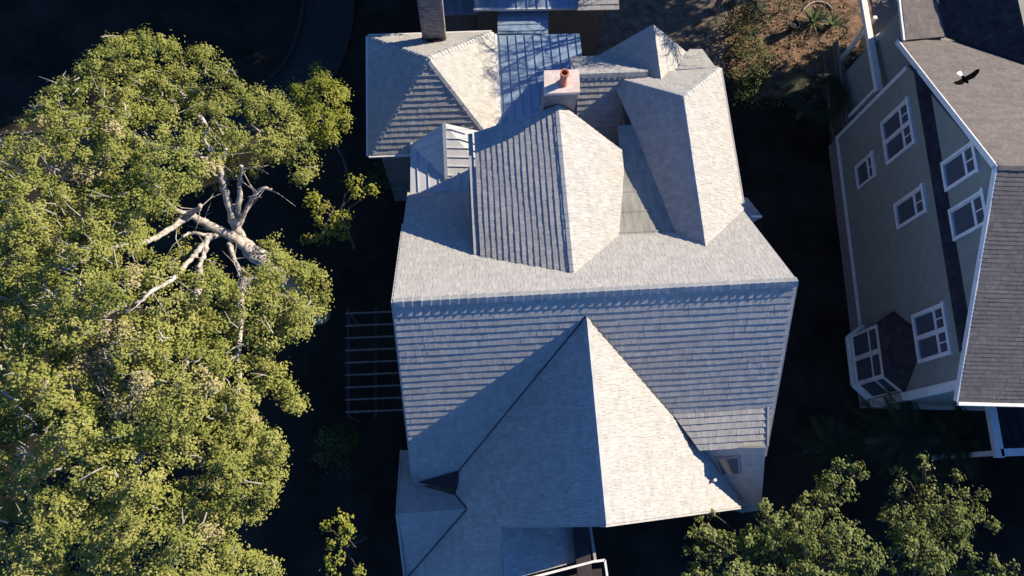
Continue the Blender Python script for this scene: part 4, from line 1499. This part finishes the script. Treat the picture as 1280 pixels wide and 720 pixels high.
def palm(label, px, py, h, nf, flen, fan=False, name='palm_tree'):
    c = at(px, py, h)
    t = tag(empty(name, (c[0], c[1], 0)), label, 'palm', 'palms in the shade' if not fan else None)
    tk = MB()
    limb(tk, [(c[0], c[1], 0), (c[0], c[1], h * 0.5), (c[0], c[1], h)], 0.14, 0.11, 9, 0.01)
    tk.build('trunk', DARKBARK, t, smooth=True)
    fr = MB()
    for i in range(nf):
        az = i * 2.399 + random.uniform(-.2, .2)
        el = random.uniform(0.1, 0.8)
        L0 = flen * random.uniform(0.8, 1.1)
        d = np.array([math.cos(az), math.sin(az), 0])
        sd_ = np.array([-d[1], d[0], 0])
        prev = np.array([c[0], c[1], h])
        tone = random.uniform(0.2, 0.8)
        if fan:
            hub = prev + d * L0 * 0.45 + np.array([0, 0, el * L0 * 0.3])
            fr.tube([prev, hub], [0.02, 0.012], 4, tone)
            for k in range(17):
                a2 = -1.35 + 2.7 * k / 16
                dd = d * math.cos(a2) + sd_ * math.sin(a2)
                tip = hub + dd * L0 * 0.55 + np.array([0, 0, -0.10])
                w_ = np.cross(dd, (0, 0, 1.0)) * 0.028
                mdp = hub + dd * L0 * 0.3
                fr.face([hub, mdp + w_, tip, mdp - w_ + np.array([0, 0, 0.01])], tone)
        else:
            N_ = 15
            pts = [prev + d * L0 * (k / N_) + np.array([0, 0, L0 * (el * (k / N_) - 0.75 * (k / N_) ** 2)]) for k in range(N_ + 1)]
            fr.tube(pts, [0.02 - 0.001 * k for k in range(N_ + 1)], 4, tone)
            for k in range(2, N_ + 1):
                ll = 0.42 * math.sin(math.pi * min(1, (k + 1) / (N_ + 3))) + 0.08
                for s_ in (-1, 1):
                    for jj in (0, 0.5):
                        q0 = pts[k] - (pts[k] - pts[k - 1]) * jj
                        tip = q0 + sd_ * s_ * ll + d * ll * 0.5 + np.array([0, 0, -0.16])
                        m_ = (q0 + tip) / 2
                        fr.face([q0, m_ + d * 0.022, tip, m_ - d * 0.022], tone)
    fr.build('fronds', FROND, t)
    return t
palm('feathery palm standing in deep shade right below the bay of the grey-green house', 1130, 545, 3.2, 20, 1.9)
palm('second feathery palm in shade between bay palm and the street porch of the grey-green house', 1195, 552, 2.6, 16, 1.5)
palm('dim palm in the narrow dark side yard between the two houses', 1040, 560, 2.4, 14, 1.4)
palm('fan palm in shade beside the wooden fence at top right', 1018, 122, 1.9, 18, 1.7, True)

def agave(label, px, py, n, L0):
    c = at(px, py, 0.1)
    t = tag(empty('spiky_plant', (c[0], c[1], 0)), label, 'plant', 'spiky plants on the leaf litter')
    mb = MB()
    for i in range(n):
        az = i * 2.399
        el = random.uniform(0.35, 1.2)
        d = np.array([math.cos(az) * math.cos(el), math.sin(az) * math.cos(el), math.sin(el)])
        s_ = np.array([-math.sin(az), math.cos(az), 0]) * 0.035
        b0 = np.array([c[0], c[1], 0.0]) + d * 0.05
        m_ = b0 + d * L0 * 0.55
        tip = b0 + d * L0 - np.array([0, 0, 0.12])
        tn = random.uniform(0.2, 0.95)
        mb.face([b0 - s_, b0 + s_, m_ + s_, m_ - s_], tn)
        mb.face([m_ - s_, m_ + s_, tip], tn)
    mb.build('blades', AGAVE, t)
agave('larger pale green spiky plant on the leaf litter beside the dark pot', 1016, 26, 46, 1.0)
agave('smaller pale green spiky plant nearest to the wooden fence', 1040, 30, 34, 0.85)

# bare tree behind the house: its high branches dapple the metal roof
bt_ = at(893, 12, 0.0)
bare = tag(empty('bare_tree', (bt_[0], bt_[1], 0)), 'leafless grey tree with thin tangled branches behind the hipped wing, top edge', 'tree')
bm_ = MB()
random.seed(23)
def grow(p, d, L0, r, lvl, top=6):
    q = p + d * L0
    m_ = (p + q) / 2 + rng.normal(size=3) * 0.06 * L0
    bm_.tube([p, m_, q], [r, r * 0.85, r * 0.7], 6 if lvl < 2 else 4)
    if lvl >= top:
        return
    for k in range(3):
        nd = d + rng.normal(size=3) * 0.5 + np.array([-0.06, -0.10, 0.06])
        nd /= np.linalg.norm(nd)
        grow(q if k else m_, nd, L0 * random.uniform(0.68, 0.9), r * 0.64, lvl + 1, top)
root = np.array([bt_[0], bt_[1], 0.0])
fork = root + np.array([-0.9, -2.6, 6.6])
bm_.tube([root, root + np.array([-0.1, -0.6, 3.3]), fork], [0.17, 0.14, 0.12], 9)
for d in ((-0.45, -0.45, 0.9), (0.25, -0.3, 1.0), (-0.05, -0.6, 0.9), (-0.4, 0.1, 0.9), (0.4, -0.5, 1.0)):
    d = np.array(d)
    grow(fork, d / np.linalg.norm(d), 1.5, 0.10, 1)
for d, h in (((-0.8, -0.5, 0.3), 1.2), ((0.6, -0.8, 0.3), 1.6), ((-0.2, -1.0, 0.2), 0.8), ((-1.0, 0.1, 0.4), 1.8), ((0.2, -0.9, 0.2), 2.4)):
    d = np.array(d)
    grow(root + np.array([0.05, 0.1, h]), d / np.linalg.norm(d), 0.85, 0.022, 3, 6)
bm_.build('branches', BAREBARK, bare)

# unseen trees added beyond the frame to shade ground, yards and roofs
def added_shade_tree(label, x, y, h, R, n):
    t = tag(empty('added_shade_tree', (x, y, 0)), label, 'tree', 'unseen trees added to cast shade')
    lb = []
    for i in range(n):
        d = rng.normal(size=3)
        d /= np.linalg.norm(d)
        q = R * rng.random() ** 0.4
        lb.append((x + d[0] * q, y + d[1] * q, h + d[2] * q * 0.55, random.uniform(0.8, 1.3), 0, 0.5))
    crown('crown', lb, t, [SHRUB], nsub=22, nleaf=16, leaf=0.10, sub_r=0.4)
    tk = MB()
    limb(tk, [(x, y, 0), (x + .2, y, h * 0.5), (x, y, h)], 0.4, 0.15)
    tk.build('trunk', DARKBARK, t)
for lab, x, y, h, R_, n in (
        ('broad dark unseen tree, added for shade beyond the top edge, behind the pyramid roof', -2.5, 24.5, 7.0, 4.6, 120),
        ('dark unseen tree, added for shade beyond the top edge, behind the rear outbuilding', 5.5, 25.5, 7.5, 4.6, 120),
        ('dark unseen tree, added for shade beyond the top edge, nearest the side road', -9.0, 22.5, 7.0, 4.6, 110),
        ('tall loose unseen tree, added for shade beyond the top edge, between the yard and the outbuilding', 15.5, 23.0, 9.0, 4.2, 75),
        ('sparse unseen tree, added for shade beyond the top edge, behind the leaf-litter yard', 24.5, 21.6, 7.2, 3.6, 34),
        ('slim unseen tree, added for shade beyond the top edge, behind the brick chimney', 1.8, 17.2, 7.3, 2.3, 55),
        ('dense dark unseen tree, added for shade beyond the top edge, behind the grey-green house', 30.2, 15.2, 5.0, 3.4, 100),
        ('dark unseen tree, added for shade beyond the top edge, furthest left', -18.0, 23.5, 6.5, 4.5, 100),
        ('dark unseen tree, added for shade beyond the right edge, in front of the grey-green house', 30.5, -6.6, 4.8, 4.6, 130)):
    added_shade_tree(lab, x, y, h, R_, n)

# ================================================================== YARD THINGS
pg = tag(empty('pergola', (-1.9, -0.3, 0)), 'dark slatted pergola against the shaded oak-side wall of the shingle house', 'pergola')
for k in range(9):
    y = 390 + 15.4 * k
    s = MB()
    s.bar(at(432, y + 2, 2.6), at(505, y - 1, 2.6), 0.06, 0.12)
    s.build('slat', WOOD, pg)
s = MB()
for px in (436, 470):
    s.bar(at(px, 384, 2.42), at(px, 522, 2.42), 0.12, 0.18)
s.build('beam', DARKWOOD, pg)
for py in (388, 518):
    q = at(436, py, 2.4)
    s = MB()
    s.bar((q[0], q[1], 0), (q[0], q[1], 2.34), 0.14, 0.14, up=(0, 1, 0))
    s.build('post', DARKWOOD, pg)

fe = tag(empty('wooden_fence', tuple(np.append(at(1052, 110, 0)[:2], 0))), 'weathered wooden board fence beside the rear balcony of the grey-green house', 'fence')
fa, fb = at(1046, 50, 1.7), at(1063, 190, 1.7)
s = MB()
N_ = 42
for k in range(N_):
    p = fa + (fb - fa) * (k + 0.5) / N_
    hh = 1.7 + random.uniform(-0.05, 0.04)
    s.bar((p[0], p[1], 0.05), (p[0], p[1], hh), 0.022, np.linalg.norm(fb - fa) / N_ * 0.9, up=(1, 0, 0), tone=random.random())
s.build('boards', WOOD, fe)
s = MB()
for z in (0.4, 1.45):
    s.bar(fa * [1, 1, 0] + np.array([-0.04, 0, z]), fb * [1, 1, 0] + np.array([-0.04, 0, z]), 0.05, 0.09)
s.bar(fa + np.array([-0.02, 0, 0.04]), fb + np.array([-0.02, 0, 0.04]), 0.12, 0.04)
s.build('rail', WOOD, fe)

pot = tag(empty('garden_pot', tuple(np.append(at(987, 40, 0)[:2], 0))), 'dark round garden urn standing on the orange leaf litter', 'pot')
c = np.array([*at(987, 40, 0)[:2], 0.0])
s = MB()
lathe(s, c, [(0.0, 0.02), (0.16, 0.02), (0.20, 0.06), (0.12, 0.14), (0.22, 0.34), (0.26, 0.52), (0.22, 0.60), (0.27, 0.64), (0.25, 0.66), (0.21, 0.63), (0.19, 0.55)], 20)
s.build('urn', POTM, pot, smooth=True)
s = MB()
lathe(s, c, [(0.20, 0.57), (0.1, 0.59), (0.0, 0.60)], 16)
s.build('soil', SOOT, pot)

s = MB()
pts = [at(1004, 12, 0.06), at(1012, 5, 0.07), at(1022, 2, 0.06), at(1034, 5, 0.07), at(1041, 12, 0.06)]
s.tube(smooth_path(pts, 6), [0.035] * 25, 8)
tag(s.build('fallen_branch', HOSE), 'pale curved stick lying on leaf litter behind the spiky plants', 'branch')

# fallen leaves over the top right yard
n_ = 5200
fx, fy = rng.uniform(905, 1062, n_), rng.uniform(-12, 135, n_)
keep = rng.random(n_) < (0.35 + 0.65 * (np.sin(fx * 0.11 + 2) * np.sin(fy * 0.13 + fx * 0.03) > 0.1))
pts_ = np.array([at(a, b, 0.03) for a, b in zip(fx[keep], fy[keep])])
k_ = len(pts_)
pts_[:, 2] += rng.random(k_) * 0.04
DRYLEAF = leaf_mat('dry_leaves', (0.05, 0.035, 0.02), (0.13, 0.08, 0.045), (0.26, 0.18, 0.10), transl=0.1)
fl = leaves_mesh('fallen_leaves', pts_, np.array([0, 0, 1.0]) + rng.normal(size=(k_, 3)) * 0.4, rng.uniform(0.03, 0.085, k_), np.clip(rng.normal(0.5, 0.25, k_), 0, 1), [DRYLEAF, SHRUB], (rng.random(k_) < 0.35).astype(int), None)
tag(fl, 'scattered brown and green fallen leaves over the top right yard', 'leaves', kind='stuff')

# ================================================================== BIRD (gliding over the brown roof)
bc = at(1206, 99, 10.55)
bird = tag(empty('soaring_bird', tuple(bc)), 'large dark bird with a white tail gliding over the brown roof', 'bird')
wd = at(1222, 89, 10.55) - at(1190, 107, 10.55)
span = np.linalg.norm(wd)
wd /= span
fw = np.array([wd[1], -wd[0], 0.0])
bm2 = MB()
body = [bc - fw * 0.22, bc - fw * 0.12, bc, bc + fw * 0.12, bc + fw * 0.2, bc + fw * 0.26]
body = [bc + (b - bc) * 0.72 for b in body]
bm2.tube(body, [0.02, 0.05, 0.075, 0.06, 0.04, 0.012], 10)
for s_ in (-1, 1):
    t0, t1 = bc + fw * 0.09, bc - fw * 0.08
    m0 = bc + wd * s_ * span * 0.24 + fw * 0.13 + np.array([0, 0, 0.07])
    m1 = bc + wd * s_ * span * 0.24 - fw * 0.06 + np.array([0, 0, 0.06])
    e0_ = bc + wd * s_ * span * 0.42 + fw * 0.06 + np.array([0, 0, 0.12])
    e1_ = bc + wd * s_ * span * 0.42 - fw * 0.08 + np.array([0, 0, 0.11])
    tip = bc + wd * s_ * span * 0.5 - fw * 0.04 + np.array([0, 0, 0.15])
    for a in ([t0, m0, m1, t1], [m0, e0_, e1_, m1], [e0_, tip, e1_]):
        bm2.prism(a, (0, 0, -0.018))
bm2.build('body', BLACKF, bird)
tl = MB()
tl.prism([bc - fw * 0.12 + wd * 0.04, bc - fw * 0.12 - wd * 0.04, bc - fw * 0.32 - wd * 0.11, bc - fw * 0.35, bc - fw * 0.32 + wd * 0.11], (0, 0, -0.015))
tl.build('tail', WHITEF, bird)
